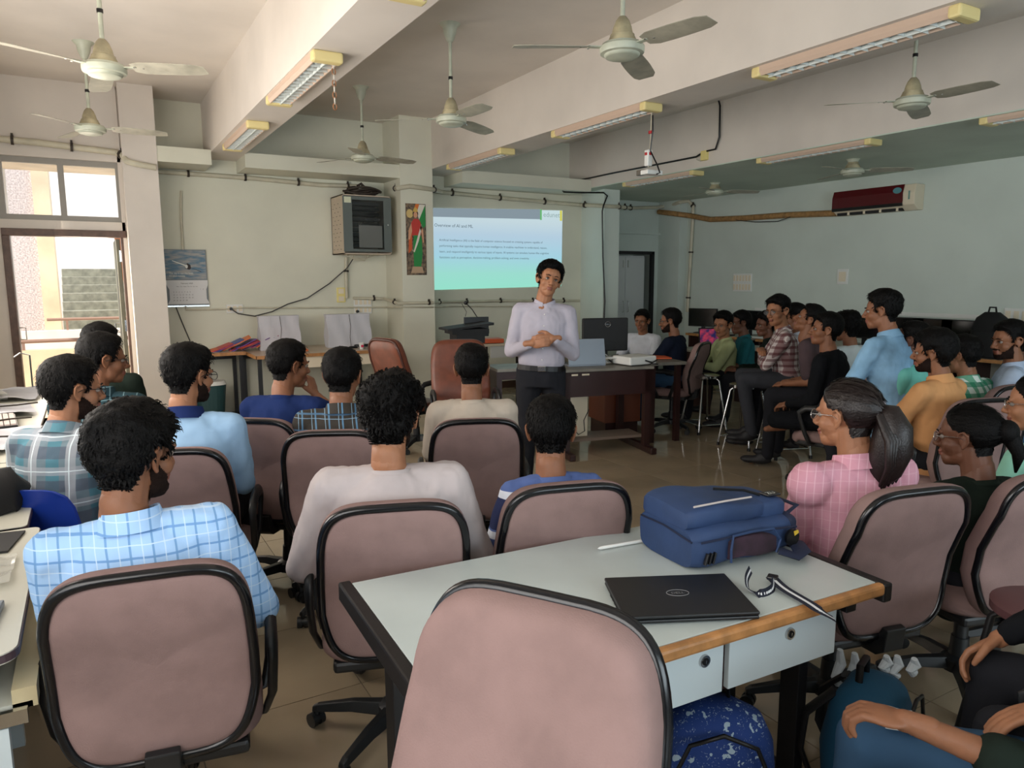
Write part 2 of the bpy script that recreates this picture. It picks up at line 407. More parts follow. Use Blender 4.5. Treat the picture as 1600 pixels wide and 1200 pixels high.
# ================================================================ ceiling fans
m_fan = mat('fan_enamel', (196, 200, 180), .4, noise_amt=.12, noise_scale=7)
m_fan2 = mat('fan_enamel_worn', (176, 172, 154), .45, noise_amt=.16, noise_scale=9)
m_cone = mat('fan_cone_yellowed', (190, 178, 144), .5, noise_amt=.25, noise_scale=10)
def make_fan(rod):
    t = thing('ceiling_fan', '-', 'ceiling fan', (0, 0, 0))
    # origin at hub centre
    MB().lathe([(.075, -.005), (.085, 0), (.055, -.03), (.05, -.07), (.03, -.12), (.02, -.135)][::-1], (0, 0, rod)).build('canopy', m_fan, t, smooth=True)
    MB().ring((0, 0, .1), (0, 0, rod-.1), .013, .013, 12).build('down_rod', m_fan, t, smooth=True)
    MB().ring((0, 0, rod*.42), (0, 0, rod*.42+.022), .018, .018, 12).build('rod_collar', m_black, t)
    MB().lathe([(.075, .02), (.078, .035), (.066, .06), (.066, .066), (.058, .07), (.05, .105), (.036, .14), (.02, .16)], n=28).build('motor_cone', m_cone, t, smooth=True)
    MB().lathe([(.05, -.052), (.085, -.05), (.095, -.042), (.098, -.034), (.118, -.03), (.122, -.02), (.122, .004), (.112, .012), (.108, .02), (.08, .026)], n=36).build('motor', m_fan, t, smooth=40)
    MB().lathe([(.0012, -.06), (.06, -.058), (.088, -.05)], n=30).build('bottom_plate', m_fan, t, smooth=True)
    for k in range(3):
        b = MB(); n = 9
        vs = []; R = M.Rotation(2*pi*k/3, 3, 'Z') 
        for i in range(n):
            u = i/(n-1); x = .165+u*.435; w = .062+.008*math.sin(u*pi); cut = 0
            if i == n-1: w *= .72
            if i == 0: w *= .7
            tilt = -rad(13-4*u); zc = .004-.012*u
            for s_, zz in ((-1, 0), (1, 0), (1, .003), (-1, .003)):
                vs.append(R @ V((x, s_*w*math.cos(tilt), zc+s_*w*math.sin(tilt)+zz-.006*(1-abs(0)))))
        fs = []
        for i in range(n-1):
            for q in range(4):
                a = i*4+q; c = i*4+(q+1) % 4; fs.append((a, c, c+4, a+4))
        fs += [(3, 2, 1, 0), ((n-1)*4, (n-1)*4+1, (n-1)*4+2, (n-1)*4+3)]
        ob = b.add(vs, fs).build('blade', m_fan2, t, smooth=30)
        a = MB().box(R @ V((.145, 0, .0)), (.09, .035, .006), R).build('blade_arm', m_fan, ob)
        for px_, py_ in ((.185, .02), (.185, -.02), (.23, 0)): MB().ring(R @ V((px_, py_, -.006)), R @ V((px_, py_, -.001)), .006, .006, 8).build('screw', m_steel, ob)
    return t
def bladeang(x, y, hub):  # heading of the blade whose tip shows at pixel x,y
    p = P(x, y, Z=hub.z); return math.degrees(math.atan2(p.x-hub.x, p.y-hub.y))
FANS = [
 (163, 106, .16, 5.15, 3.58, (339, 107), 'ceiling fan nearest the camera on the left, pale green rod and blades'),
 (141, 200, .13, 7.4, 3.58, (270, 208), 'ceiling fan above the open door, with the yellowed cone'),
 (567, 245, 2.62, 7.75, 3.58, (666, 254), 'ceiling fan hanging in front of the network cabinet'),
 (705, 186, 2.62, 5.45, 3.58, (578, 186), 'ceiling fan second from the camera in the middle bay'),
 (972, 75, 2.62, 3.35, 3.58, (778, 68), 'largest ceiling fan, near top centre, dusty blades'),
 (1425, 158, 5.25, 3.3, 3.58, (1267, 162), 'ceiling fan under the long light at the upper right'),
 (1332, 267, 7.35, 5.25, 2.89, (1437, 262), 'ceiling fan in front of the right wall, left of the air conditioner'),
 (1117, 299, 7.5, 7.5, 2.89, (1075, 305), 'farthest ceiling fan, near the right front corner'),
]
for i, (px_, py_, fx, fy, zc, tip, lab) in enumerate(FANS):
    fy = P(px_, py_, X=fx).y if fx > 1 else fy
    h = P(px_, py_, Y=fy) if fx <= 1 else P(px_, py_, X=fx)
    f_ = make_fan(zc-h.z)
    a = bladeang(tip[0], tip[1], h)
    place(f_, h, a-90, lab, 'ceiling fans')

# ================================================================ batten lights with louvres
m_house = mat('light_housing', (232, 212, 180), .45)
m_house2 = mat('light_housing_side', (205, 180, 160), .45)
m_endcap = mat('yellowed_end_cap', (226, 208, 146), .45)
m_louv = mat('louvre_mirror', (228, 234, 230), .3, metal=.1)
m_tube = mat('lamp_tube_off', (235, 240, 238), .3)
def make_light():
    t = thing('tube_light', '-', 'light fixture', (0, 0, 0)); L = 1.24
    MB().prism([(-.09, 0), (-.09, -.035), (-.075, -.058), (-.068, -.058), (-.068, -.01), (.068, -.01), (.068, -.058), (.075, -.058), (.09, -.035), (.09, 0)], (0, L/2, 0), (1, 0, 0), (0, 0, 1), L).build('housing', m_house2, t, bevel=0)
    for s_ in (-1, 1): MB().box((0, s_*(L/2+.02), -.032), (.19, .07, .066)).build('end_cap', m_endcap, t, bevel=.014)
    for x in (-.032, .032): MB().ring((x, -L/2, -.028), (x, L/2, -.028), .013, .013, 10).build('lamp_tube', m_tube, t, smooth=True)
    MB().box((0, 0, -.052), (.006, L, .018)).build('louvre_spine', m_louv, t)
    for k in range(14):
        y = -L/2+.04+k*(L-.08)/13
        MB().prism([(-.068, -.06), (.068, -.06), (.068, -.035), (-.068, -.035)], (0, y, 0), (1, 0, 0), (0, .25, 1), .003).build('louvre_blade', m_louv, t)
    return t
lt0 = make_light()
LIGHTS = [(1.37, 5.25, ZS, 'tube light with the chain hanging from it, left beam'), (1.40, 7.50, ZS, 'smaller-looking tube light farther along the left beam'),
 (3.97, 5.28, ZS, 'tube light above the dangling white projector bracket'), (3.97, 7.60, ZS, 'tube light nearest the front wall on the middle beam'),
 (4.0, 2.90, ZS, 'largest tube light, upper right, with open louvre blades'), (1.42, 2.80, ZS, 'tube light cut off by the top edge of the photo'),
 (6.48, 5.05, ZD, 'tube light above the far fan on the right strip'), (6.48, 7.35, ZD, 'farthest tube light by the cupboard niche'), (6.48, 2.75, ZD, 'tube light cut off at the right edge of the photo')]
for i, (x, y, z, lab) in enumerate(LIGHTS):
    o = lt0 if i == 0 else ctree(lt0); place(o, (x, y, z), 0, lab, 'batten tube lights')
# chain hanging from the first light
ch = thing('hanging_chain', 'short rusty chain with clear beads hanging from a tube light end', 'chain', P(521, 100, X=1.43))
m_rust = mat('rusty_link', (150, 98, 60), .5); m_bead = mat('clear_bead', (220, 215, 205), .15, trans=.3)
for k in range(8):
    z = -.01-.035*k
    MB().tube([(.012*math.cos(a)*(1 if k % 2 else .2), .012*math.cos(a)*(.2 if k % 2 else 1), z+.02*math.sin(a)) for a in [2*pi*q/10 for q in range(10)]], .0035, 6, closed=True).build('link', m_rust if k % 2 else m_bead, ch)
# projector bracket
m_red = mat('red_tape', (170, 20, 26), .5)
pb = thing('projector_bracket', 'white bracket on a thin pole dangling from the middle beam light, bound with red tape', 'bracket', P(1018, 182, X=4.02))
b0 = P(1018, 182, X=4.02)
def rel(x, y, X=4.02): return P(x, y, X=X)-b0
MB().tube([(0, 0, .04), rel(1017, 215), rel(1013, 262)], .005).build('pole', m_pvc, pb)
MB().tube([rel(1020, 180), rel(1020, 205), rel(1016, 235), rel(1027, 258), rel(1031, 270), rel(1026, 272)], .006).build('black_cable', m_black, pb)
MB().box(rel(1013, 247), (.05, .05, .13)).build('sleeve', m_white, pb, bevel=.01)
for q in ((1017, 207, .02), (1013, 241, .03)): MB().ring(rel(q[0], q[1])-V((0, 0, .01)), rel(q[0], q[1])+V((0, 0, .012)), q[2], q[2], 12).build('red_tape', m_red, pb)
MB().box(rel(1018, 270), (.16, .09, .035)).build('bracket_plate', m_white, pb, bevel=.006)
MB().box(rel(1002, 270)+V((0, 0, .0)), (.05, .07, .045)).build('clamp', m_steel, pb, bevel=.004)
# ================================================================ chairs
m_mauve = mat('mauve_fabric', (146, 121, 117), .95, spec=.1, noise_amt=.08, noise_scale=9, bump=.25, bump_scale=300)
m_rim = mat('black_rim', (12, 13, 17), .22)
m_base = mat('charcoal_plastic', (26, 28, 30), .4)
m_leather = mat('brown_leather', (122, 68, 50), .4, noise_amt=.15, noise_scale=12)
def bprof(z):
    pts = [(.36, -.215), (.48, -.235), (.60, -.226), (.70, -.246), (.82, -.300), (1.0, -.34)]
    for (a, b), (c, d) in zip(pts, pts[1:]):
        if z <= c:
            t = max(0, (z-a)/(c-a)); return b+(d-b)*(t*t*(3-2*t)*.5+t*.5)
    return pts[-1][1]
def outline(s, n=56, z0=.40, z1=.95, wt=.222, wm=.238, wb=.205):
    zc, hh = (z0+z1)/2, (z1-z0)/2; res = []
    for i in range(n):
        a = 2*pi*i/n; c, q = math.cos(a), math.sin(a)
        e = .42
        x = math.copysign(abs(c)**e, c); z = math.copysign(abs(q)**e, q)
        zz = zc+hh*z*s; k = (zz-z0)/(z1-z0)
        w = wb+(wm-wb)*min(1, k/.35) if k < .35 else wm+(wt-wm)*(k-.35)/.65
        res.append((w*x*s, zz))
    return res
def shell(front, back, t_edge, n=56, **k):
    """closed pad: front bulges by front, back by back"""
    mb = MB(); S_ = [(1, 0), (.985, .45), (.95, .75), (.88, .9), (.7, 1), (.4, 1), (.12, 1)]
    rings = []
    for s, h in reversed(S_): rings.append([(x, bprof(z)+t_edge/2+front*h, z) for x, z in outline(s, n, **k)])
    for s, h in S_: rings.append([(x, bprof(z)-t_edge/2-back*h, z) for x, z in outline(s, n, **k)])
    vs = [p for r in rings for p in r]; fs = []
    for j in range(len(rings)-1):
        for i in range(n):
            fs.append((j*n+i, j*n+(i+1) % n, (j+1)*n+(i+1) % n, (j+1)*n+i))
    fs += [tuple(reversed(range(n))), tuple(range((len(rings)-1)*n, len(rings)*n))]
    return mb.add(vs, fs)
def make_chair(fab, rim, arms=True, k={}, cat='chair', rs=.948):
    t = thing('office_chair', '-', cat)
    shell(.05, .0, .02, **k).build('backrest', fab, t, smooth=True)
    pan = MB(); nn = 56; rings = []
    for s, h in ((rs-.012, 0), (rs-.035, .008), (.86, .013), (.65, .015), (.4, .016), (.2, .016), (.02, .016)): rings.append([(x, bprof(z)-.012-h, z) for x, z in outline(s, nn, **k)])
    vs = [p for r in rings for p in r]; fs = []
    for j in range(len(rings)-1):
        for i in range(nn): fs.append((j*nn+i, (j+1)*nn+i, (j+1)*nn+(i+1) % nn, j*nn+(i+1) % nn))
    fs.append(tuple(range((len(rings)-1)*nn, len(rings)*nn)))
    pan.add(vs, fs).build('back_panel', fab, t, smooth=True)
    MB().tube([(x, bprof(z)-.016, z) for x, z in outline(rs, 64, **k)], .0135, 8, closed=True, flat=1.0).build('rim', rim, t, smooth=True)
    # seat
    st = MB(); n = 40; rings = []
    for z, s in ((.385, .80), (.39, .95), (.405, 1), (.43, 1), (.452, .96), (.462, .85), (.466, .5), (.466, .1)):
        r = []
        for i in range(n):
            a = 2*pi*i/n; c, q = math.cos(a), math.sin(a)
            x = math.copysign(abs(c)**.5, c)*.24*s; y = .01+math.copysign(abs(q)**.5, q)*.235*s
            r.append((x, y, z-(.02 if y > .17 else 0)))
        rings.append(r)
    vs = [p for r in rings for p in r]
    fs = [(j*n+i, j*n+(i+1) % n, (j+1)*n+(i+1) % n, (j+1)*n+i) for j in range(len(rings)-1) for i in range(n)]
    fs += [tuple(reversed(range(n))), tuple(range((len(rings)-1)*n, len(rings)*n))]
    st.add(vs, fs).build('seat', fab, t, smooth=True)
    MB().bb((-.2, -.2, .35), (.2, .2, .39)).build('seat_pan', m_base, t, bevel=.012)
    MB().prism([(-.24, .345), (-.275, .37), (-.285, .45), (-.262, .455), (-.225, .38), (-.19, .36), (0, .345), (0, .33)], (-.04, 0, 0), (0, 1, 0), (0, 0, 1), .08).build('back_bracket', m_base, t, bevel=.004)
    if arms:
        for sx in (-1, 1):
            path = [(.20, -.05, .375), (.245, -.06, .385), (.265, -.09, .45), (.27, -.13, .56), (.27, -.135, .615), (.27, -.10, .645), (.27, 0, .655), (.27, .10, .645), (.27, .145, .61), (.268, .135, .56), (.262, .10, .46), (.245, .07, .385), (.20, .06, .375)]
            MB().tube([(sx*a, b, c) for a, b, c in path], [.018]*4+[.021, .024, .026, .024, .021]+[.018]*4, 10, flat=.62, upv=None).build('armrest', m_base, t, smooth=True)
    MB().ring((0, 0, .16), (0, 0, .35), .026, .026, 16).ring((0, 0, .10), (0, 0, .20), .038, .032, 16).build('gas_column', m_base, t, smooth=40)
    MB().lathe([(.03, .06), (.06, .065), (.062, .11), (.04, .125)], n=20).build('hub', m_base, t, smooth=40)
    for i in range(5):
        a = 2*pi*i/5+.3; R = M.Rotation(a, 3, 'Z')
        lg = MB(); vs = []
        for x, w, z, h in ((.04, .030, .095, .045), (.16, .024, .092, .036), (.29, .018, .072, .026), (.31, .014, .066, .018)):
            for y, zz in ((-w, z-h/2), (w, z-h/2), (w*.6, z+h/2), (-w*.6, z+h/2)): vs.append(R @ V((x, y, zz)))
        fs = [(j*4+q, j*4+(q+1) % 4, j*4+4+(q+1) % 4, j*4+4+q) for j in range(3) for q in range(4)]+[(3, 2, 1, 0), (12, 13, 14, 15)]
        lo = lg.add(vs, fs).build('base_leg', m_base, t, bevel=.004)
        c = R @ V((.30, 0, .026)); dd = R @ V((0, 1, 0)); dd = (M.Rotation(i*1.3, 3, 'Z') @ dd)
        cs = MB().ring(c-dd*.024, c-dd*.006, .026, .026, 14).ring(c+dd*.006, c+dd*.024, .026, .026, 14).ring(c-dd*.01, c+dd*.01, .02, .02, 10)
        cs.ring(c+V((0, 0, .01)), c+V((0, 0, .045)), .01, .01, 8).build('caster', m_base, lo, smooth=40)
    return t
chair0 = make_chair(m_mauve, m_rim); used = [0]
def chair(x, y, head, label, group='mauve office chairs', z=0):
    o = chair0 if not used[0] else ctree(chair0); used[0] = 1
    return place(o, (x, y, z), head, label, group)
def off(x, y, head, d):  # seat centre from the top of the backrest
    a = rad(head); return x+math.sin(a)*d, y+math.cos(a)*d

# ================================================================ wall mounted things
def run(name, label, cat, pts, r, m, clips=0, group=None, n=8, flat=1):
    b = V(pts[0]); t = thing(name, label, cat, b, 0, group)
    q = [V(p)-b for p in pts]
    MB().tube(q, r, n).build('pipe_run' if 'pipe' in name or 'conduit' in name else 'cable_run', m, t, smooth=True)
    if clips:
        L = sum((q[i+1]-q[i]).length for i in range(len(q)-1)); tot = 0; nxt = clips*.5
        for i in range(len(q)-1):
            s = (q[i+1]-q[i]); l = s.length
            while nxt < tot+l:
                p = q[i]+s*((nxt-tot)/l); d = s.normalized()
                MB().ring(p-d*.012, p+d*.012, r*1.45, r*1.45, 10).box(p+V((0, 0, r*1.6)), (.02, .02, .03)).build('pipe_clip', m_clip, t)
                nxt += clips
            tot += l
    return t
W = lambda x, y, Y=9.22: P(x, y, Y=Y)
run('conduit_pipe', 'cream conduit pipe running above the calendar to the cabinet', 'pipe', [W(247, 268), W(400, 279), W(500, 289), W(560, 291)], .026, m_pvc, .62, 'cream conduit pipes')
run('conduit_pipe', 'cream conduit pipe crossing over the slide and the pillar to the right corner', 'pipe', [W(612, 295, 9.22), P(622, 294, Y=8.66), P(640, 291, Y=8.65), P(676, 296, Y=8.66), P(690, 300, Y=9.21), W(800, 311), W(905, 320), P(925, 321, X=6.56), P(944, 322, Y=8.65), P(966, 323, Y=8.65), P(985, 325, Y=9.72), P(1025, 324, Y=9.72), P(1045, 322, Y=9.6), P(1062, 316, Y=9.2), P(1076, 314, X=8.70), P(1083, 322, X=8.70), P(1083, 335, X=8.71), P(1078, 420, X=8.71), P(1074, 487, X=8.71)], .028, m_pvc, .75, 'cream conduit pipes')
run('conduit_pipe', 'cream conduit pipe above the fanlight window, bending down at the pillar', 'pipe', [P(-30, 214, Y=8.85), P(60, 223, Y=8.85), P(180, 238, Y=8.85), P(191, 242, Y=8.75), P(198, 252, Y=8.65), P(212, 256, Y=8.65), P(244, 262, Y=8.65)], .032, m_pvc, .5, 'cream conduit pipes')
run('conduit_pipe', 'pair of low cream conduits running right across under the slide', 'pipe', [W(552, 466), P(600, 467, Y=9.2), P(622, 474, Y=8.66), P(676, 473, Y=8.66), P(690, 472, Y=9.2), W(800, 470), W(905, 470)], .02, m_pvc, .55, 'cream conduit pipes')
run('trunking_pipe', 'thin white trunking from the calendar past both covered monitors', 'pipe', [W(290, 478), W(290, 484), W(352, 483), W(382, 481), W(480, 481), W(600, 480), P(625, 480, Y=8.67), P(676, 480, Y=8.67), W(700, 479), W(800, 479)], .010, m_pvc, 0, 'cream conduit pipes')
run('conduit_pipe', 'short upright conduit below the network cabinet', 'pipe', [W(541, 402), W(541, 430), W(542, 466)], .022, m_pvc, .35, 'cream conduit pipes')
run('conduit_pipe', 'slim upright conduit rising above the calendar', 'pipe', [W(283, 298), W(283, 340), W(286, 390)], .012, m_pvc, 0, 'cream conduit pipes')
m_lag = mat('tan_pipe_lagging', (176, 134, 84), .7, noise_amt=.25, noise_scale=18)
run('refrigerant_pipe', 'tan wrapped air conditioner pipe along the right wall', 'pipe', [P(1029, 331, Y=9.70), P(1062, 335, Y=9.2), P(1078, 337, X=8.68), P(1110, 343, X=8.69), P(1160, 341, X=8.69), P(1230, 336, X=8.69), P(1312, 333, X=8.69)], .042, m_lag, 0)
run('loose_cable', 'black cable drooping under the tan wrapped pipe', 'cable', [P(1150, 344, X=8.66), P(1180, 347, X=8.66), P(1215, 346, X=8.66), P(1235, 339, X=8.66)], .006, m_black)
run('projector_cable', 'black cable running down the beam face and across to the projection wall', 'cable', [P(1100, 151, X=6.33), P(1122, 154, X=6.33), P(1125, 165, X=6.33), P(1124, 214, X=6.33), P(1118, 233, X=6.33), P(1100, 237, X=6.33), P(1088, 245, X=6.33), P(960, 270, X=6.33), P(874, 288, X=6.33), P(874, 294, X=6.34), P(881, 300, Y=8.67), P(910, 301, Y=8.67), P(943, 301, Y=8.66), P(949, 306, Y=8.65), P(943, 321, Y=8.60), P(941, 330, Y=8.62), P(942, 400, Y=8.64), P(945, 470, Y=8.64), P(943, 520, Y=8.64)], .011, m_black)
jb = thing('junction_box', 'small cream junction box on the beam face beside the black cable', 'box', P(1101, 243, X=6.34))
MB().box((0, 0, 0), (.05, .09, .11)).build('box_body', mat('cream_box', (232, 216, 140), .5), jb, bevel=.008)
MB().tube([(0, .05, 0), (-.01, .10, .03), (-.01, .12, -.03), (-.01, .05, -.06)], .004, 6).build('loose_wire', m_pvc, jb)
run('loose_cable', 'thin grey cable strung loosely from the network cabinet to the socket', 'cable', [W(552, 404, 9.18), W(543, 418, 9.18), W(515, 443, 9.2), W(480, 466, 9.2), W(450, 475, 9.2), W(425, 487, 9.2), W(398, 494, 9.19), W(372, 490, 9.18), W(363, 484, 9.19)], .007, mat('grey_cable', (62, 62, 62), .5))
run('loose_cable', 'thin dark cable slanting down from the calendar to the table', 'cable', [W(275, 480), W(285, 505), W(297, 533)], .006, mat('grey_cable', (62, 62, 62), .5))
# network cabinet
m_rack = mat('rack_grey', (92, 100, 96), .45); m_rside = mat('rack_beige', (196, 180, 160), .5)
rk = thing('network_cabinet', 'beige and grey wall mounted network cabinet with a glass door', 'cabinet', (3.03, 8.98, 1.90)); 
x0, x1, y0, z1 = -.30, .31, -.23, .71
MB().bb((x0, y0+.02, 0), (x0+.012, .27, z1)).bb((x1-.012, y0+.02, 0), (x1, .27, z1)).bb((x0, y0+.02, z1-.012), (x1, .27, z1)).bb((x0, y0+.02, 0), (x1, .27, .012)).bb((x0, .25, 0), (x1, .27, z1)).build('cabinet_body', m_rside, rk)
MB().bb((x0, y0, .03), (x0+.11, y0+.02, z1-.02)).bb((x1-.10, y0, .03), (x1, y0+.02, z1-.02)).bb((x0+.11, y0, .03), (x1-.10, y0+.02, .06)).bb((x0+.11, y0, z1-.06), (x1-.10, y0+.02, z1-.02)).build('door_frame', m_rack, rk)
MB().bb((x0+.11, y0+.004, .06), (x1-.10, y0+.010, z1-.06)).build('door_glass', mat('rack_glass', (40, 46, 46), .03, alpha=.35), rk)
for i in range(9): MB().bb((x0+.13, -.14, .10+i*.062), (x1-.12, .1, .135+i*.062)).build('network_unit', (m_blackm, m_base, mat('unit_grey', (80, 84, 84), .5))[i % 3], rk)
random.seed(3)
for i in range(12):
    xa, za = random.uniform(x0+.14, x1-.14), random.uniform(.15, .60)
    MB().tube([(xa, -.15, za), (xa+random.uniform(-.06, .06), -.185, za-random.uniform(.02, .09)), (xa+random.uniform(-.12, .12), -.17, za-random.uniform(0, .12))], .004, 6).build('patch_cable', random.choice([m_pvc, m_rack, m_black]), rk)
MB().bb((x0+.20, -.195, .08), (x1-.11, -.19, .35)).build('paper_sheet', mat('paper', (226, 228, 222), .8), rk)
MB().bb((x0+.015, y0-.003, z1-.10), (x0+.10, y0, z1-.03)).build('sticker', mat('pale_sticker', (214, 218, 190), .6), rk)
MB().ring((x1-.05, y0-.012, .36), (x1-.05, y0, .36), .011, .011, 12).build('door_lock', m_steel, rk)
for r_ in range(5):
    for z_ in range(12): 
        if (r_+z_) % 2: continue
        MB().box((x0-.0015, -.1+r_*.07, .06+z_*.05), (.003, .03, .006)).build('vent_slot', m_clip, rk)
for i, (a, b) in enumerate(((.02, .035), (.08, .05), (.13, .06))):
    MB().tube([(-.22+a, .08, 0), (-.1, .06, -b), (.05, .06, -b-.01), (.22-a, .08, 0)], .006, 6).build('hanging_cable', m_pvc, rk)
jk = thing('cable_bundle', 'dark dusty coiled cables lying on top of the network cabinet', 'cables', (3.02, 8.98, 2.612))
m_dust = mat('dusty_rubber', (62, 52, 44), .7, noise_amt=.3, noise_scale=14)
for i in range(6):
    R_ = .10+.02*(i % 3)
    MB().tube([(R_*1.6*math.cos(a)+.01*i, R_*math.sin(a), .015+.014*i+.02*math.sin(2*a+i)) for a in [2*pi*q/18 for q in range(18)]], .013, 6, closed=True).build('cable_coil', m_dust, jk, smooth=True)
MB().tube([(-.05, 0, .03), (-.02, 0, .13), (.02, 0, .16), (.08, 0, .10), (.16, 0, .03)], .018, 8).build('hose', m_dust, jk, smooth=True)
MB().tube([(-.16, 0, .03), (-.12, 0, .10), (-.05, 0, .11)], .02, 8).build('hose', m_dust, jk, smooth=True)

# poster of a draped figure (printed, flat)
ps = thing('wall_poster', 'tall narrow colourful poster of a draped woman on the pillar', 'poster', (3.50, YP-.014, 1.645))
m_p = lambda n, c: mat('print_'+n, c, .6)
PW, PH = .27, .885
MB().bb((0, -.004, 0), (PW, 0, PH)).build('poster_sheet', mat('print_ground', (142, 120, 96), .6, noise_amt=.6, noise_scale=28, col2=(60, 52, 48)), ps)
def pr(name, poly, m, lv=1): MB().prism([(x*PW, y*PH) for x, y in poly], (0, -.0042-.0006*lv, 0), (1, 0, 0), (0, 0, 1), .0006).build(name, m, ps)
circ = lambda cx, cy, rx, ry, n=20: [(cx+rx*math.cos(2*pi*i/n), cy+ry*math.sin(2*pi*i/n)) for i in range(n)]
pr('printed_flag', [(.62, .82), (.98, .98), (.98, .70), (.86, .66)], m_p('green', (44, 140, 70)))
pr('printed_flag_band', [(.55, .88), (.68, .99), (.98, .99), (.66, .78)], m_p('pale', (226, 220, 206)), 2)
pr('printed_flag_band', [(.40, .92), (.50, .995), (.68, .995), (.56, .9)], m_p('orange', (222, 120, 50)), 3)
pr('printed_lion', circ(.2, .86, .17, .06), m_p('sand', (214, 186, 120)))
pr('printed_skirt', [(.36, .12), (.72, .12), (.80, .30), (.78, .50), (.70, .60), (.42, .60), (.34, .45)], m_p('green', (44, 140, 70)), 2)
pr('printed_blouse', [(.28, .56), (.72, .56), (.78, .66), (.70, .76), (.60, .79), (.40, .79), (.26, .73)], m_p('red', (196, 62, 52)), 3)
pr('printed_sash', [(.26, .36), (.36, .34), (.76, .72), (.80, .68), (.62, .48), (.40, .32)], m_p('pale', (226, 220, 206)), 4)
pr('printed_arm', [(.74, .72), (.86, .62), (.88, .46), (.82, .46), (.78, .58), (.70, .66)], m_p('skin', (216, 160, 124)), 4)
pr('printed_arm', [(.26, .73), (.12, .62), (.10, .50), (.18, .50), (.30, .62)], m_p('skin', (216, 160, 124)), 4)
pr('printed_face', circ(.48, .845, .10, .042), m_p('skin', (216, 160, 124)), 5)
pr('printed_hair', circ(.48, .86, .14, .05), m_p('dark', (40, 30, 28)), 4)
pr('printed_crown', [(.36, .885), (.60, .885), (.58, .92), (.48, .955), (.38, .92)], m_p('gold', (212, 176, 90)), 6)
pr('printed_cloth', [(.10, .30), (.28, .36), (.30, .60), (.14, .58)], m_p('orange2', (206, 96, 48)), 2)
pr('printed_base', [(.20, .03), (.85, .03), (.78, .12), (.30, .12)], m_p('sand2', (190, 160, 130)), 2)

# calendar
cl = thing('wall_calendar', 'wall calendar with an aeroplane photo above a page of dates', 'calendar', (.775, 9.235, 1.285))
CW, CH = .45, .655
MB().bb((0, -.006, 0), (CW, 0, CH)).build('backing_sheet', mat('calendar_grey', (118, 124, 126), .5), cl)
def cal_sky():
    m = bpy.data.materials.new('printed_sky'); m.use_nodes = True; t = NT(m)
    tc = t.new('ShaderNodeTexCoord'); mp = t.new('ShaderNodeMapping'); mp.inputs['Scale'].default_value = (3, 3, 14)
    n = t.new('ShaderNodeTexNoise'); n.inputs['Scale'].default_value = 2.2; n.inputs['Detail'].default_value = 5
    t.l.new(tc.outputs['Object'], mp.inputs[0]); t.l.new(mp.outputs[0], n.inputs[0])
    r = t.new('ShaderNodeMapRange'); r.inputs[1].default_value = .4; r.inputs[2].default_value = .62; t.l.new(n.outputs[0], r.inputs[0])
    t.l.new(t.mix(r.outputs[0], lin((84, 118, 140)), lin((158, 156, 152))), t.b.inputs[0]); t.b.inputs['Roughness'].default_value = .5
    return m
MB().bb((.01, -.008, .315), (CW-.01, -.006, CH-.01)).build('photo_print', cal_sky(), cl)
m_ivory = mat('print_ivory', (226, 226, 218), .6); m_dkp = mat('print_dark', (56, 66, 62), .6)
def cp(name, poly, m, y=-.0085): MB().prism(poly, (0, y, 0), (1, 0, 0), (0, 0, 1), .0005).build(name, m, cl)
cp('printed_wing', [(.08, .525), (.09, .53), (.235, .475), (.235, .46)], m_ivory)
cp('printed_wing', [(.25, .46), (.27, .45), (.39, .405), (.385, .40)], m_dkp)
cp('printed_plane_body', [(.215, .44), (.26, .425), (.28, .44), (.275, .48), (.245, .50), (.225, .485)], m_dkp, -.009)
cp('printed_plane_nose', circ(.232, .462, .014, .022), m_ivory, -.0095)
text("The sky is not the limit.", .030, (.045, -.0088, .375), (1, 0, 0), (0, 0, 1), m_ivory, cl, world=False, xs=.9)
text("It's your runway.", .028, (.045, -.0088, .345), (1, 0, 0), (0, 0, 1), m_ivory, cl, world=False, xs=.9)
cp('date_page', [(.0, .305), (CW, .305), (CW, .25), (CW-.02, .20), (CW-.02, .09), (CW+.01, .03), (.01, .03), (.035, .08), (.035, .20), (.01, .25)], mat('date_page', (216, 216, 216), .7), -.010)
text("February 2025", .022, (.225, -.0112, .262), (1, 0, 0), (0, 0, 1), m_dkp, cl, world=False, align='CENTER')
text("Mon  Tue  Wed  Thu  Fri  Sat  Sun", .016, (.225, -.0112, .228), (1, 0, 0), (0, 0, 1), m_dkp, cl, world=False, align='CENTER')
for r_ in range(5):
    row = '   '.join('%2d' % d for d in range(max(1, r_*7-4), min(28, r_*7+2)+1))
    text(row, .018, (.40 if r_ == 0 else .07, -.0112, .196-r_*.032), (1, 0, 0), (0, 0, 1), m_dkp, cl, world=False, align='RIGHT' if r_ == 0 else 'LEFT')
MB().bb((-.004, -.016, 0), (CW+.004, -.004, .016)).build('bottom_strip', m_steel, cl)

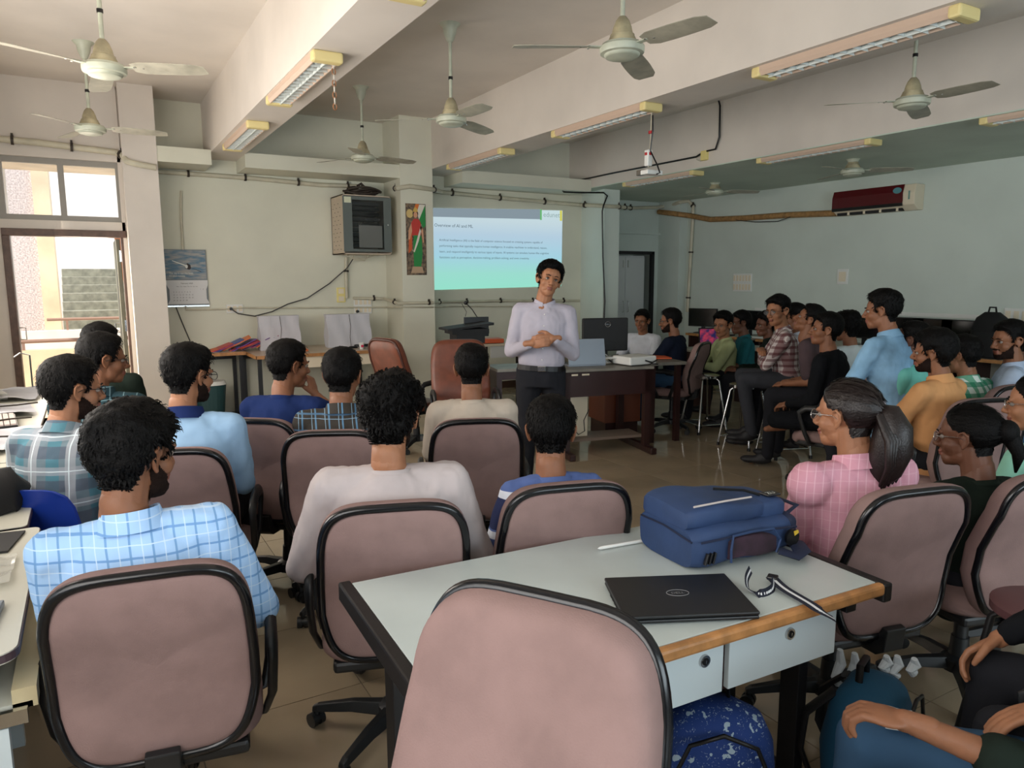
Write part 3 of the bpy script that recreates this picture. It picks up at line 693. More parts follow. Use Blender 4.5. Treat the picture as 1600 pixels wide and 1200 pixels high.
# projected slide (light on the wall)
def slide_mat():
    m = bpy.data.materials.new('projected_slide'); m.use_nodes = True; t = NT(m)
    tc = t.new('ShaderNodeTexCoord'); sp = t.new('ShaderNodeSeparateXYZ'); t.l.new(tc.outputs['Object'], sp.inputs[0])
    r = t.new('ShaderNodeValToRGB'); e = r.color_ramp.elements
    e[0].position = 0; e[0].color = lin((150, 226, 204)); e[1].position = 1; e[1].color = lin((200, 222, 226))
    for p, c in ((.2, (156, 222, 208)), (.42, (164, 210, 226)), (.68, (180, 206, 224)), (.85, (196, 216, 224))):
        x = e.new(p); x.color = lin(c)
    f = t.math('DIVIDE', sp.outputs[2], 1.12); t.l.new(f, r.inputs[0])
    t.b.inputs['Base Color'].default_value = (.02, .02, .02, 1); t.b.inputs['Roughness'].default_value = 1; t.b.inputs['Specular IOR Level'].default_value = 0
    t.l.new(r.outputs[0], t.b.inputs['Emission Color']); t.b.inputs['Emission Strength'].default_value = .80
    return m
c0, c1, c2, c3 = P(677, 453, Y=9.243), P(877, 447, Y=9.243), P(879, 329, Y=9.243), P(676, 325, Y=9.243)
sd = thing('projected_slide', 'projected presentation slide with pale blue to green background and text', 'projection', c0)
q = [p-c0 for p in (c0, c1, c2, c3)]
MB().add([p for p in q]+[p+V((0, .004, 0)) for p in q], [(0, 1, 2, 3), (7, 6, 5, 4), (0, 4, 5, 1), (1, 5, 6, 2), (2, 6, 7, 3), (3, 7, 4, 0)]).build('slide_field', slide_mat(), sd)
def em(n, c, s=.74): return mat(n, (6, 6, 6), 1, spec=0, emit=c, estr=s)
WS, HS = (q[2]-q[3]).x, q[3].z
zb = q[3].z*.895
MB().add([V((q[3].x, -.003, q[3].z)), V((q[2].x-.38, -.003, q[2].z+.0)), V((q[2].x-.38, -.003, zb+.03)), V((q[3].x, -.003, zb-.0))], [(3, 2, 1, 0)]).build('slide_header_band', em('slide_band', (140, 156, 166)), sd)
MB().bb((q[2].x-.40, -.004, zb+.02), (q[2].x-.37, -.003, q[2].z-.002)).build('green_mark', em('slide_green', (110, 190, 120)), sd)
MB().bb((q[2].x-.05, -.004, zb+.02), (q[2].x-.01, -.003, q[2].z-.002)).build('yellow_mark', em('slide_yellow', (216, 212, 96)), sd)
m_tx = em('slide_text', (92, 108, 118), .66)
text('edunet', .105, (q[2].x-.345, -.004, q[2].z-.105), (1, 0, 0), (0, 0, 1), em('slide_logo', (150, 176, 176)), sd, world=False)
text('Overview of AI and ML', .062, (.03, -.004, zb-.13), (1, 0, 0), (0, 0, 1), m_tx, sd, world=False)
lines = ['Artificial Intelligence (AI) is the field of computer science focused on creating systems capable of', 'performing tasks that typically require human intelligence. It enables machines to understand, reason,',
 'learn, and respond intelligently to various types of inputs. AI systems can simulate human-like cognitive', 'functions such as perception, decision-making, problem-solving, and even creativity.']
for i, l in enumerate(lines):
    text(l, .042, (.10, -.004, zb-.32-i*.078), (1, 0, 0), (0, 0, 1), m_tx, sd, world=False, xs=1.02)

# sockets and switchboards
def board(name, label, O, w, h, axis, rows, cols, m=m_white, plug=None, d=.02):
    """axis 'y': on the front wall facing -Y; 'x': on the right wall facing -X (width along -Y)"""
    t = thing(name, label, 'switchboard', O, 0 if axis == 'y' else 90, 'electrical boards')
    MB().bb((0, -d, 0), (w, 0, h)).build('cover_plate', m, t, bevel=.004)
    for r_ in range(rows):
        for c_ in range(cols):
            cx, cz = w*(c_+.5)/cols, h*(r_+.5)/rows; a, b = w/cols*.32, h/rows*.32
            MB().bb((cx-a, -d-.006, cz-b), (cx+a, -d, cz+b)).build('switch', m_cream, t, bevel=.002)
    if plug: 
        MB().ring((plug[0], -d-.04, plug[1]), (plug[0], -d, plug[1]), .014, .022, 12).build('black_plug', m_black, t)
    return t
board('wall_socket', 'small white socket with a black plug, between the calendar and the first covered monitor', (1.415, 9.25, 1.20), .19, .10, 'y', 1, 3, plug=(.05, .05))
board('wall_socket', 'white eight-way switchboard above the right covered monitor', (2.98, 9.25, 1.15), .24, .20, 'y', 2, 4, plug=(.04, .03))
board('wall_socket', 'yellowed regulator box left of the white switchboard', (2.76, 9.25, 1.30), .11, .19, 'y', 2, 1, m=mat('cream_box', (232, 216, 140), .5))
board('wall_switchboard', 'large faint switchboard with yellow knob on the right wall near the corner', (8.75, 8.17, 1.39), .36, .27, 'x', 2, 6)
board('wall_socket', 'single small socket plate in the middle of the right wall', (8.75, 6.34, 1.51), .16, .20, 'x', 1, 1, m=m_white)
board('wall_switchboard', 'white modular switchboard at the right end of the right wall', (8.75, 4.23, 1.10), .42, .16, 'x', 1, 5)
board('wall_socket', 'socket strip with black adaptors above the right monitors', (8.75, 5.75, 1.13), .32, .12, 'x', 1, 4, plug=(.2, .06))
tr = MB().box((8.73, 5.0, 1.15), (.03, 1.5, .045)).build('cable_trunking', m_white); tag(tr, 'white cable trunking low on the right wall behind the monitors', 'trunking')
tr = MB().box((8.73, 7.1, 1.13), (.03, 1.2, .035)).build('cable_trunking', m_white); tag(tr, 'short white trunking on the right wall left of the checked-shirt student', 'trunking')

# air conditioner
ac = thing('air_conditioner', 'maroon and cream split air conditioner on the right wall', 'air conditioner', (8.75, 5.24, 2.40), 90)
# local: x = along -Y ... built facing local -Y ; heading 90 turns local -Y to -X
AL, AH = 1.10, .30
MB().prism([(0, 0), (-.10, 0), (-.19, .06), (-.20, .20), (-.17, AH), (0, AH)], (-AL, 0, 0), (0, 1, 0), (0, 0, 1), AL).build('casing', m_cream, ac, bevel=.008)
MB().prism([(-.20, .085), (-.208, .085), (-.208, .22), (-.18, AH+.004), (-.172, AH+.004)], (-AL-.004, 0, 0), (0, 1, 0), (0, 0, 1), AL-.14).build('maroon_panel', mat('maroon_gloss', (84, 12, 20), .25), ac)
MB().prism([(-.19, .050), (-.202, .050), (-.212, .088), (-.20, .088)], (-AL-.004, 0, 0), (0, 1, 0), (0, 0, 1), AL-.14).build('black_strip', m_black, ac)
MB().bb((-AL+.05, -.165, -.004), (-.17, -.10, .03)).build('air_outlet', m_blackm, ac)
for i in range(4): MB().bb((-AL+.2+i*.22, -.168, -.005), (-AL+.23+i*.22, -.10, .032)).build('outlet_vane', m_cream, ac)
MB().prism(circ(-.21, .235, .055, .036), (0, -.2125, 0), (1, .0, 0), (0, -.0, 1), .002).build('leaf_sticker', mat('teal_sticker', (84, 142, 150), .4), ac)
MB().bb((-.075, -.2035, .12), (-.055, -.2025, .22)).build('side_print', mat('teal_print', (110, 150, 140), .5), ac)

# cupboard in the niche
cb = thing('steel_cupboard', 'grey steel cupboard with two doors standing in the niche', 'cupboard', (7.86, 10.12, 0))
m_cup = mat('cupboard_grey', (208, 210, 208), .45)
MB().bb((-.50, -.24, .0), (.52, .30, 1.98)).build('cupboard_body', m_cup, cb, bevel=.006)
sx = P(976, 480, Y=9.86).x-7.86
for a, b in ((-.49, sx-.004), (sx+.004, .51)): MB().bb((a, -.262, .06), (b, -.24, 1.95)).build('cupboard_door', m_cup, cb, bevel=.004)
for x in (sx-.05, sx+.05):
    MB().tube([(x, -.262, 1.02), (x, -.30, 1.03), (x, -.30, 1.20), (x, -.262, 1.21)], .008).build('door_handle', m_steel, cb)
    MB().bb((x-.012, -.268, 1.78), (x+.012, -.262, 1.90)).build('door_bolt', m_steel, cb)

# ================================================================ tables by the front wall
m_top = mat('beige_laminate', (196, 178, 158), .35, noise_amt=.06, noise_scale=4)
m_edge = mat('orange_wood_edge', (192, 136, 82), .45, noise_amt=.18, noise_scale=22)
m_metal = mat('black_metal_leg', (22, 22, 24), .45)
def table(name, label, x0, x1, y0, y1, z, drawer=False):
    t = thing(name, label, 'table', (x0, y0, 0)); w, d = x1-x0, y1-y0
    MB().bb((0, 0, z-.03), (w, d, z)).build('tabletop', m_top, t)
    MB().bb((-.008, -.012, z-.034), (w+.008, 0, z+.002)).bb((-.010, -.012, z-.034), (0, d, z+.002)).build('wood_edge', m_edge, t, bevel=0)
    for x in (.04, w-.04):
        for y in (.05, d-.05): MB().bb((x-.02, y-.02, 0), (x+.02, y+.02, z-.03)).build('leg', m_metal, t)
    MB().bb((.06, d-.07, z-.12), (w-.06, d-.05, z-.03)).build('rear_rail', m_metal, t)
    if drawer: MB().bb((.30, .02, z-.16), (w-.10, .04, z-.035)).build('keyboard_tray', m_cream, t)
    return t
table('wall_table', 'wood-edged table against the front wall under the folders', .80, 1.50, 8.66, 9.22, .78)
table('wall_table', 'longer wood-edged table against the front wall with the covered monitors', 1.53, 3.05, 8.17, 9.22, .77, True)
# covered monitors
m_cov = mat('white_dust_cover', (198, 198, 204), .9, bump=.3, bump_scale=20)
for (xa, xb, yy, lab) in ((1.70, 2.16, 8.85, 'left white cloth-covered monitor on the wall table'), (2.48, 3.02, 8.80, 'right white cloth-covered monitor below the switchboard')):
    t = thing('covered_monitor', lab, 'monitor', ((xa+xb)/2, yy, .772), 0, 'monitors under white covers'); w = (xb-xa)/2
    mb = MB(); vs = []
    n = 12
    for j in range(7):
        z = j/6*.40
        for i in range(2*n):
            k = i % n; u = -1+2*k/(n-1)
            fr = i < n
            x = u*w*(1+.03*math.sin(z*20+u*5)); y = (-.05-.04*(1-z/.4)+.012*math.sin(u*9+z*12)) if fr else .07+.02*(1-z/.4)
            vs.append(V((x if fr else -x, y, z)))
    for j in range(6):
        for i in range(2*n): a = j*2*n+i; b = j*2*n+(i+1) % (2*n); mb.f.append((a, b, b+2*n, a+2*n)); mb.mi.append(0)
    mb.f.append(tuple(range(6*2*n, 7*2*n))); mb.mi.append(0); mb.f.append(tuple(reversed(range(2*n)))); mb.mi.append(0); mb.v = vs
    mb.build('dust_cover', m_cov, t, smooth=True)
    MB().tube([(0, -.072, .395), (.01, -.09, .25), (-.005, -.10, .12), (.0, -.11, .01)], .003, 6).build('cord', m_clip, t)
# pile of folders
random.seed(11)
fc = [(188, 60, 60), (214, 96, 50), (96, 60, 120), (60, 80, 150), (150, 60, 110), (226, 120, 60), (110, 80, 150), (180, 50, 80)]
nm = {0: 'red', 1: 'orange', 2: 'purple', 3: 'blue', 4: 'magenta', 5: 'bright orange', 6: 'violet', 7: 'crimson'}
for i in range(14):
    k = i % 8; px_ = 338+i*6.2
    c = P(px_, 533-(8 if i > 8 else 0), Y=8.92)
    t = thing('paper_folder', '%s paper folder, %s in the fanned pile on the left wall table' % (nm[k], ('leftmost', 'second from left', 'third from left', 'fourth from left', 'fifth from left', 'sixth from left', 'seventh from left', 'middle', 'ninth from left', 'tenth from left', 'eleventh from left', 'twelfth from left', 'last but one', 'rightmost')[i]), 'folder', (c.x, 8.92, .775+.012*i if i < 6 else .80+.008*(i-6)), 0, 'folders on the wall table')
    R = M.Rotation(rad(-20+random.uniform(-6, 6)), 3, 'Y') @ M.Rotation(rad(random.uniform(-14, 14)), 3, 'Z')
    MB().box((0, 0, .03), (.34, .24, .010), R).build('cover', mat('folder_%d' % k, fc[k], .5), t)
    MB().box((0, 0, .032), (.33, .235, .006), R).build('papers', m_cream, t)
    MB().box(R @ V((-.16, -.07, .01))+V((0, 0, .03)), (.03, .05, .014), R).build('tag_end', mat('folder_%d' % ((k+3) % 8), fc[(k+3) % 8], .5), t)
of = thing('paper_folder', 'flat orange folder on the wall table before the left covered monitor', 'folder', (1.95, 8.55, .775), 8)
MB().box((0, 0, .012), (.44, .26, .02)).build('cover', mat('folder_5', fc[5], .5), of, bevel=.004)
MB().box((0, .01, .025), (.42, .25, .006)).build('flap', mat('folder_5', fc[5], .5), of)
cup = thing('paper_cup', 'small white paper cup with a red mark on the wall table', 'cup', tuple(P(565, 545, Y=8.35).xy)+(.772,))
MB().lathe([(.022, 0), (.033, .075), (.034, .078), (.031, .075), (.021, .005)], n=20).build('cup_body', m_white, cup, smooth=True)
MB().bb((-.016, -.0335, .025), (.016, -.030, .052)).build('red_mark', mat('red_mark', (214, 40, 80), .6), cup)
cbp = P(600, 541, Y=8.4); t = thing('cable_bundle', 'tangle of black cables on the right end of the wall table', 'cables', (2.85, 8.55, .772))
for i in range(4): MB().tube([((.10+.02*i)*math.cos(a)+.02*i, .07*math.sin(a), .012+.02*abs(math.sin(1.5*a+i))) for a in [2*pi*q/14 for q in range(14)]], .006, 6, closed=True).build('cable_loop', m_black, t)
MB().box((-.12, -.02, .012), (.09, .05, .024)).build('adaptor', m_black, t, bevel=.005)
# things below the wall table
bn = thing('storage_bin', 'dark teal bin with pale lid on the floor under the left wall table', 'bin', (1.12, 8.75, 0))
MB().loft([(0, .13, .10, 0), (.42, .17, .13, 0)], n=24).build('bin_body', mat('bin_teal', (36, 72, 76), .5), bn); MB().loft([(.42, .18, .14, 0), (.46, .16, .12, 0)], n=24).build('bin_lid', m_white, bn)
rb = MB().prism([(-.08, 0), (.08, 0), (.05, .45), (-.05, .5)], (.92, 6.4, .0), (1, 0, 0), (0, 0, 1), .12).build('red_bag', mat('red_fabric', (170, 20, 36), .8)); tag(rb, 'bright red bag standing behind the light blue jersey', 'bag')

# ================================================================ lectern and side table behind the presenter
lc = thing('lectern', 'black lectern with a tilted top and gooseneck microphone', 'lectern', (3.42, 6.85, 0), 8)
MB().prism([(-.26, -.02), (.24, .03), (.24, .055), (-.26, .0)], (0, .16, 1.09), (1, 0, 0), (0, 0, 1), .34).build('top_board', m_blackm, lc)
MB().bb((-.10, -.10, .86), (.13, .10, .93)).bb((-.15, -.12, .93), (.16, .12, 1.03)).bb((-.20, -.14, 1.03), (.20, .14, 1.08)).build('desk_box', m_blackm, lc)
MB().bb((-.05, -.03, .05), (.05, .07, .90)).build('post', m_blackm, lc, bevel=.01); MB().lathe([(.22, 0), (.22, .02), (.06, .06)], n=24).build('foot', m_blackm, lc)
MB().bb((.02, .14, .98), (.30, .16, 1.19)).build('rear_panel', m_black, lc, bevel=.004)
MB().tube([(.16, .12, 1.19), (.10, .1, 1.27), (.03, .08, 1.335)], .005).build('gooseneck', m_blackm, lc); MB().ell((.02, .08, 1.345), (.022, .02, .02)).build('microphone', m_black, lc)
MB().tube([(.02, .1, 1.20), (.03, .09, 1.25), (.0, .09, 1.30), (-.02, .09, 1.335)], .003).build('thin_cable', m_black, lc)
t = thing('side_table', 'cream-topped side table behind the presenter with a white drawer front', 'table', (3.95, 7.55, 0))
m_mar = mat('dark_maroon_laminate', (52, 26, 24), .35, noise_amt=.15, noise_scale=5)
MB().bb((0, 0, .80), (1.5, .6, .83)).build('tabletop', m_cream, t, bevel=.004)
MB().bb((.15, .02, .66), (1.0, .04, .80)).build('drawer_front', m_white, t)
for x in (.05, .80, 1.4): MB().bb((x, .03, 0), (x+.06, .55, .80)).build('side_panel', m_mar, t)
of = thing('paper_folder', 'orange folder lying on the side table behind the presenter', 'folder', (4.14, 7.68, .832), 12)
MB().box((0, 0, .03), (.30, .22, .05)).build('cover', mat('folder_1', fc[1], .5), of, bevel=.008)

# ================================================================ presenter's desk
fr, fl_, bl = P(1018, 572, Z=.80), P(882, 578, Z=.80), P(803, 562, Z=.80)
dk = thing('teacher_desk', 'dark maroon desk with worn grey top and a raised foot board', 'desk', fl_.xy.to_3d(), math.degrees(math.atan2(-(fr-fl_).y, (fr-fl_).x)))
DL = (fr-fl_).length; Dd = .62
MB().bb((-.02, -.02, .775), (DL+.02, Dd, .80)).build('desktop', mat('worn_grey_top', (138, 134, 124), .4, noise_amt=.2, noise_scale=5), dk, bevel=.005)
MB().bb((.0, .0, .55), (DL, .03, .775)).build('front_panel', m_mar, dk)
for x in (.0, DL-.06):
    MB().bb((x, .0, .06), (x+.06, .06, .775)).build('leg', m_mar, dk); MB().bb((x, Dd-.08, .06), (x+.06, Dd-.02, .775)).build('leg', m_mar, dk)
    MB().bb((x, -.14, .0), (x+.06, Dd, .06)).build('foot_rail', m_mar, dk, bevel=.01)
MB().bb((.03, .05, .13), (DL-.05, .33, .155)).build('foot_board', mat('foot_board', (120, 104, 92), .5), dk)
MB().bb((-.55, .25, .70), (.0, Dd, .775)).build('return_shelf', m_mar, dk)
MB().bb((-.55, .22, .775), (.0, Dd, .80)).build('return_top', mat('worn_grey_top', (138, 134, 124), .4), dk)
MB().bb((-.55, .25, .0), (-.50, Dd, .70)).build('side_panel', m_mar, dk)
for x, w in ((.06, .06), (.16, .05), (.20, .03)): MB().bb((x, -.022, .745), (x+w, -.018, .76)).build('chipped_edge', m_cream, dk)
def on_desk(x, y, z=.80): return WM[dk.name] @ V((x, y, z))
hd = -math.degrees(math.atan2((fr-fl_).y, (fr-fl_).x))
tw = thing('computer_tower', 'cream computer tower standing on the desk foot board', 'computer', on_desk(.20, .20, .156), hd)
MB().bb((-.09, -.06, 0), (.09, .30, .38)).build('case', m_cream, tw, bevel=.006)
MB().tube([(-.085, -.062, .30), (-.07, -.064, .2), (-.085, -.064, .10), (0, -.064, .02), (.06, -.064, .05), (.05, -.064, .15), (.10, -.064, .25)], .004, 6).build('cable', m_black, tw)
pz = thing('wooden_cabinet', 'low orange-brown wooden cabinet under the far end of the desk', 'cabinet', on_desk(.80, .55, .0), hd)
MB().bb((-.10, .1, .15), (.30, .5, .62)).build('cabinet_box', mat('orange_brown_wood', (110, 56, 34), .5), pz, bevel=.004); MB().bb((-.08, .12, 0), (.28, .48, .15)).build('plinth', m_mar, pz)
m_sil = mat('silver_lid', (140, 150, 162), .35, metal=.4)
lp = thing('silver_laptop', 'open silver laptop seen from behind its lid on the desk', 'laptop', on_desk(.30, .20, .80), hd+4)
MB().bb((-.18, -.02, 0), (.18, .23, .016)).build('laptop_base', m_sil, lp, bevel=.004)
R = M.Rotation(rad(-14), 3, 'X'); MB().box(R @ V((0, 0, .12))+V((0, -.02, .014)), (.36, .008, .24), R).build('laptop_lid', m_sil, lp, bevel=.003)
MB().box(R @ V((-.165, -.005, .20))+V((0, -.02, .014)), (.014, .002, .04), R).build('sticker', mat('yellow_sticker', (226, 214, 120), .5), lp)
pj = thing('projector', 'white flat projector box on the right end of the desk', 'projector', on_desk(.78, .16, .80), hd-14)
MB().bb((-.17, -.12, .01), (.15, .14, .085)).build('projector_case', m_white, pj, bevel=.012)
for x in (-.12, .1): MB().ring((x, -.08, 0), (x, -.08, .012), .012, .012).build('foot', m_black, pj)
MB().tube([(.0, -.13, .05), (.06, -.16, .03), (.13, -.15, .05), (.05, -.15, .02), (.12, -.17, .012)], .007).build('black_cable', m_black, pj)
mo = thing('dell_monitor' if 0 else 'computer_monitor', 'monitor seen from behind with a round badge, on the presenter desk', 'monitor', on_desk(.62, .50, .80), hd+3, 'computer monitors')
MB().bb((-.235, -.02, .10), (.235, .02, .42)).build('monitor_back', m_blackm, mo, bevel=.012); MB().bb((-.03, .0, .01), (.03, .03, .25)).build('neck', m_blackm, mo); MB().bb((-.12, -.08, 0), (.12, .09, .014)).build('stand_base', m_blackm, mo, bevel=.005)
MB().tube([(.02+.026*math.cos(a), -.022, .36+.026*math.sin(a)) for a in [2*pi*q/20 for q in range(20)]], .0025, 5, closed=True).build('badge_ring', m_steel, mo)
text('DELL', .019, (.02, -.0225, .353), (1, 0, 0), (0, 0, 1), m_steel, mo, world=False, align='CENTER')
random.seed(5)
pp_ = thing('paper_stack', 'untidy papers and cables heaped between the laptop and the monitor', 'papers', on_desk(.52, .33, .80), hd)
for i in range(6): MB().box((random.uniform(-.06, .1), random.uniform(-.05, .08), .006+i*.012), (.21, .15, .008), M.Rotation(random.uniform(-.6, .6), 3, 'Z')).build('paper', m_white if i % 2 else m_cream, pp_)
for i in range(3): MB().tube([(-.05+.05*i, -.1, .02), (0, -.02, .12-.02*i), (.08, .03, .06), (.14, -.05, .09)], .005).build('cable', (m_black, m_white, m_black)[i], pp_)
bx = thing('box_stack', 'small stack of boxes behind the silver laptop', 'boxes', on_desk(.03, .40, .80), hd)
for i, (m_, z, w) in enumerate(((mat('red_box', (140, 44, 40), .5), 0, .16), (m_cream, .035, .12), (m_black, .08, .2))): MB().bb((-w/2, -.06, z), (w/2, .1, z+.035+.01*i)).build('box', m_, bx, bevel=.003)
rt = thing('router', 'pale router box on the table behind the presenter desk', 'router', on_desk(.16, .52, .80), hd)
MB().box((0, 0, .08), (.26, .10, .16)).build('router_case', m_cream, rt, bevel=.01)
lf = thing('paper_folder', 'open reddish folder under the hands of the student in white', 'folder', on_desk(1.15, .62, .80), hd+10)
MB().box((0, 0, .008), (.42, .26, .012)).build('cover', mat('folder_1', fc[1], .5), lf)
# second desk behind carrying that folder
t2 = thing('student_table', 'dark table continuing behind the presenter desk', 'table', on_desk(1.02, .25, 0), hd)
MB().bb((-.05, 0, .765), (.36, .7, .795)).build('tabletop', mat('worn_grey_top', (138, 134, 124), .4), t2, bevel=.004)
for x in (.0, .28):
    for y in (.05, .6): MB().bb((x, y, 0), (x+.05, y+.05, .765)).build('leg', m_mar, t2)

# ================================================================ computer tables by the right wall
m_rt = mat('grey_laminate', (150, 146, 134), .4)
for i in range(4):
    y0 = 3.0+i*1.38
    lab = ('computer table by the right wall, nearest the right edge of the photo', 'second computer table along the right wall, behind the seated row', 'third computer table along the right wall', 'computer table by the right wall nearest the front corner')[i]
    t = thing('computer_table', lab, 'table', (8.05, y0, 0), 0, 'computer tables by the right wall')
    MB().bb((0, 0, .72), (.68, 1.32, .75)).build('tabletop', m_rt, t, bevel=.004); MB().bb((-.006, 0, .715), (0, 1.32, .752)).build('wood_edge', m_edge, t)
    for y in (.03, 1.25): MB().bb((.03, y, 0), (.62, y+.04, .72)).build('side_panel', m_mar, t)
    MB().bb((.55, .06, .25), (.57, 1.25, .72)).build('back_panel', m_rt, t)
def monitor(x, y, head, label, w=.47, h=.28, z=.75):
    t = thing('computer_monitor', label, 'monitor', (x, y, z), head, 'computer monitors')
    MB().bb((-w/2, -.015, .10), (w/2, .025, .10+h)).build('monitor_case', m_blackm, t, bevel=.006)
    MB().bb((-w/2+.012, .026, .115), (w/2-.012, .028, .10+h-.012)).build('screen', mat('dark_screen', (10, 11, 13), .12), t)
    MB().bb((-.03, -.03, .01), (.03, -.012, .22)).build('neck', m_blackm, t); MB().bb((-.12, -.09, 0), (.12, .08, .012)).build('stand_base', m_blackm, t, bevel=.005)
    return t
for px_, X, head, lab in ((1098, 8.25, -110, 'black monitor nearest the corner column, left of the green-shirt student'), (1171, 8.30, -80, 'black monitor half hidden behind the student in teal'),
    (1350, 8.30, -90, 'black monitor between the curly-haired and denim-shirt students'), (1415, 8.35, -90, 'black monitor hidden behind the mint-shirt student'),
    (1458, 8.35, -90, 'black monitor above the orange-shirt student'), (1505, 8.35, -90, 'black monitor left of the black backpack')):
    p = P(px_, 510, X=X); monitor(X, p.y, head, lab)
for i, (px_, lab) in enumerate(((1125, 'black keyboard on the table near the green-shirt student'), (1180, 'pale papers and keyboard on the table behind the student in teal'))):
    p = P(px_, 533, X=8.15); kb = thing('computer_keyboard', lab, 'keyboard', (8.18, p.y, .752), 90)
    MB().bb((-.2, -.07, 0), (.2, .07, .018)).build('keyboard_case', (m_black, m_white)[i], kb, bevel=.004)
m_blk = mat('black_nylon', (12, 12, 14), .8)
bp = thing('black_backpack', 'tall black backpack standing on the table by the right wall', 'backpack', (8.25, P(1547, 530, X=8.25).y, .752), 90)
MB().loft([(0, .17, .12, 0), (.08, .19, .14, 0), (.3, .18, .13, 0), (.42, .14, .10, 0), (.48, .07, .05, 0)], n=24, ex=2.8).build('bag_body', m_blk, bp, smooth=True)
MB().loft([(.02, .13, .04, -.14), (.2, .14, .06, -.13), (.27, .10, .03, -.12)], n=20, ex=2.8).build('front_pocket', m_blk, bp, smooth=True)
MB().tube([(-.04, 0, .47), (-.03, 0, .53), (.03, 0, .53), (.04, 0, .47)], .01).build('handle', m_blk, bp)
lp = thing('laptop', 'open laptop with a pink and purple screen beside the green-shirt student', 'laptop', (6.55, 6.35, .75), 200)
tt = thing('student_table', 'dark table under the laptop with the colourful screen', 'table', (6.2, 6.1, 0))
MB().bb((0, 0, .72), (1.1, .6, .75)).build('tabletop', m_rt, tt, bevel=.004)
for x in (.03, 1.02): MB().bb((x, .04, 0), (x+.04, .56, .72)).build('side_panel', m_mar, tt)
MB().bb((-.17, -.12, 0), (.17, .12, .015)).build('laptop_base', m_black, lp, bevel=.003)
def scr():
    m = bpy.data.materials.new('colour_screen'); m.use_nodes = True; t = NT(m); tc = t.new('ShaderNodeTexCoord')
    n = t.new('ShaderNodeTexNoise'); n.inputs['Scale'].default_value = 16; t.l.new(tc.outputs['Object'], n.inputs[0])
    r = t.new('ShaderNodeValToRGB'); r.color_ramp.elements[0].position = .38; r.color_ramp.elements[0].color = lin((30, 30, 90)); r.color_ramp.elements[1].position = .62; r.color_ramp.elements[1].color = lin((200, 60, 90))
    t.l.new(n.outputs[0], r.inputs[0]); t.l.new(r.outputs[0], t.b.inputs['Emission Color']); t.b.inputs['Emission Strength'].default_value = .45; t.b.inputs[0].default_value = (.01, .01, .01, 1)
    return m
R = M.Rotation(rad(10), 3, 'X'); MB().box(R @ V((0, 0, .12))+V((0, -.12, .015)), (.34, .008, .22), R).build('laptop_lid', m_black, lp); MB().box(R @ V((0, .006, .12))+V((0, -.12, .015)), (.31, .002, .19), R).build('screen', scr(), lp)

# stools
def make_stool(h, r=.155, spread=.24, seat=m_steel, leg=m_steel, name='metal_stool'):
    t = thing(name, '-', 'stool')
    MB().lathe([(r-.02, h-.03), (r, h-.028), (r, h-.004), (r-.008, h), (.01, h+.001)][::1], n=32).build('seat', seat, t, smooth=35)
    for k in range(4):
        a = pi/4+k*pi/2; c, s_ = math.cos(a), math.sin(a)
        MB().tube([(c*(r-.05), s_*(r-.05), h-.03), (c*(r-.01), s_*(r-.01), h-.06), (c*spread, s_*spread, .02)], .0115, 10).build('leg', leg, t, smooth=True)
        MB().ring((c*spread, s_*spread, 0), (c*spread, s_*spread, .03), .016, .015, 10).build('rubber_foot', m_black, t)
        a2 = a+pi/2; k_ = .9
        MB().ring((c*spread*k_, s_*spread*k_, .09), (math.cos(a2)*spread*k_, math.sin(a2)*spread*k_, .09), .005, .005, 8).build('stretcher', leg, t)
    return t
s0 = make_stool(.60); place(s0, (5.52, 5.50, 0), 10, 'empty polished steel stool in front of the green-shirt student', 'steel stools')
s1 = ctree(s0); place(s1, (5.36, 4.80, 0), -8, 'steel stool in front of the barefoot student in black', 'steel stools')
# ================================================================ near table with the backpack and laptop
m_ltop = mat('pale_grey_laminate', (196, 206, 204), .30, noise_amt=.05, noise_scale=3)
m_lwhite = mat('white_laminate', (206, 218, 222), .35)
m_gran = mat('black_granular_edge', (26, 24, 24), .5, noise_amt=.5, noise_scale=160)
ntH = 2.5
nt = thing('writing_table', 'white laminate table with orange wood edge and two locked drawers in the foreground', 'table', (1.225, 1.545, 0), ntH)
hw, hd_ = .655, .345
MB().bb((-hw, -hd_, .718), (hw, hd_, .748)).build('tabletop', m_ltop, nt, bevel=.002)
MB().bb((-hw-.012, -hd_-.028, .716), (hw+.012, -hd_, .749)).build('front_edge', m_edge, nt, bevel=.008)
for sx in (-1, 1):
    MB().bb((sx*hw-(.0 if sx > 0 else .035), -hd_-.03, .695), (sx*hw+(.035 if sx > 0 else 0), hd_+.02, .750)).build('end_edge', m_gran, nt, bevel=.006)
    MB().bb((sx*(hw-.06)-.02, -.17, .05), (sx*(hw-.06)+.02, -.10, .70)).build('leg', m_metal, nt, bevel=.003)
    MB().bb((sx*(hw-.06)-.02, .12, .05), (sx*(hw-.06)+.02, .19, .70)).build('leg', m_metal, nt, bevel=.003)
    MB().bb((sx*(hw-.06)-.025, -.33, 0), (sx*(hw-.06)+.025, .33, .05)).build('foot', m_metal, nt, bevel=.01)
    MB().bb((sx*(hw-.06)-.02, -.32, .66), (sx*(hw-.06)+.02, .32, .70)).build('top_rail', m_metal, nt, bevel=.003)
MB().bb((-hw+.08, .1, .14), (hw-.08, .13, .19)).build('cross_bar', m_metal, nt)
MB().bb((-.28, -.30, .545), (.53, .18, .715)).build('drawer_case', m_mar, nt)
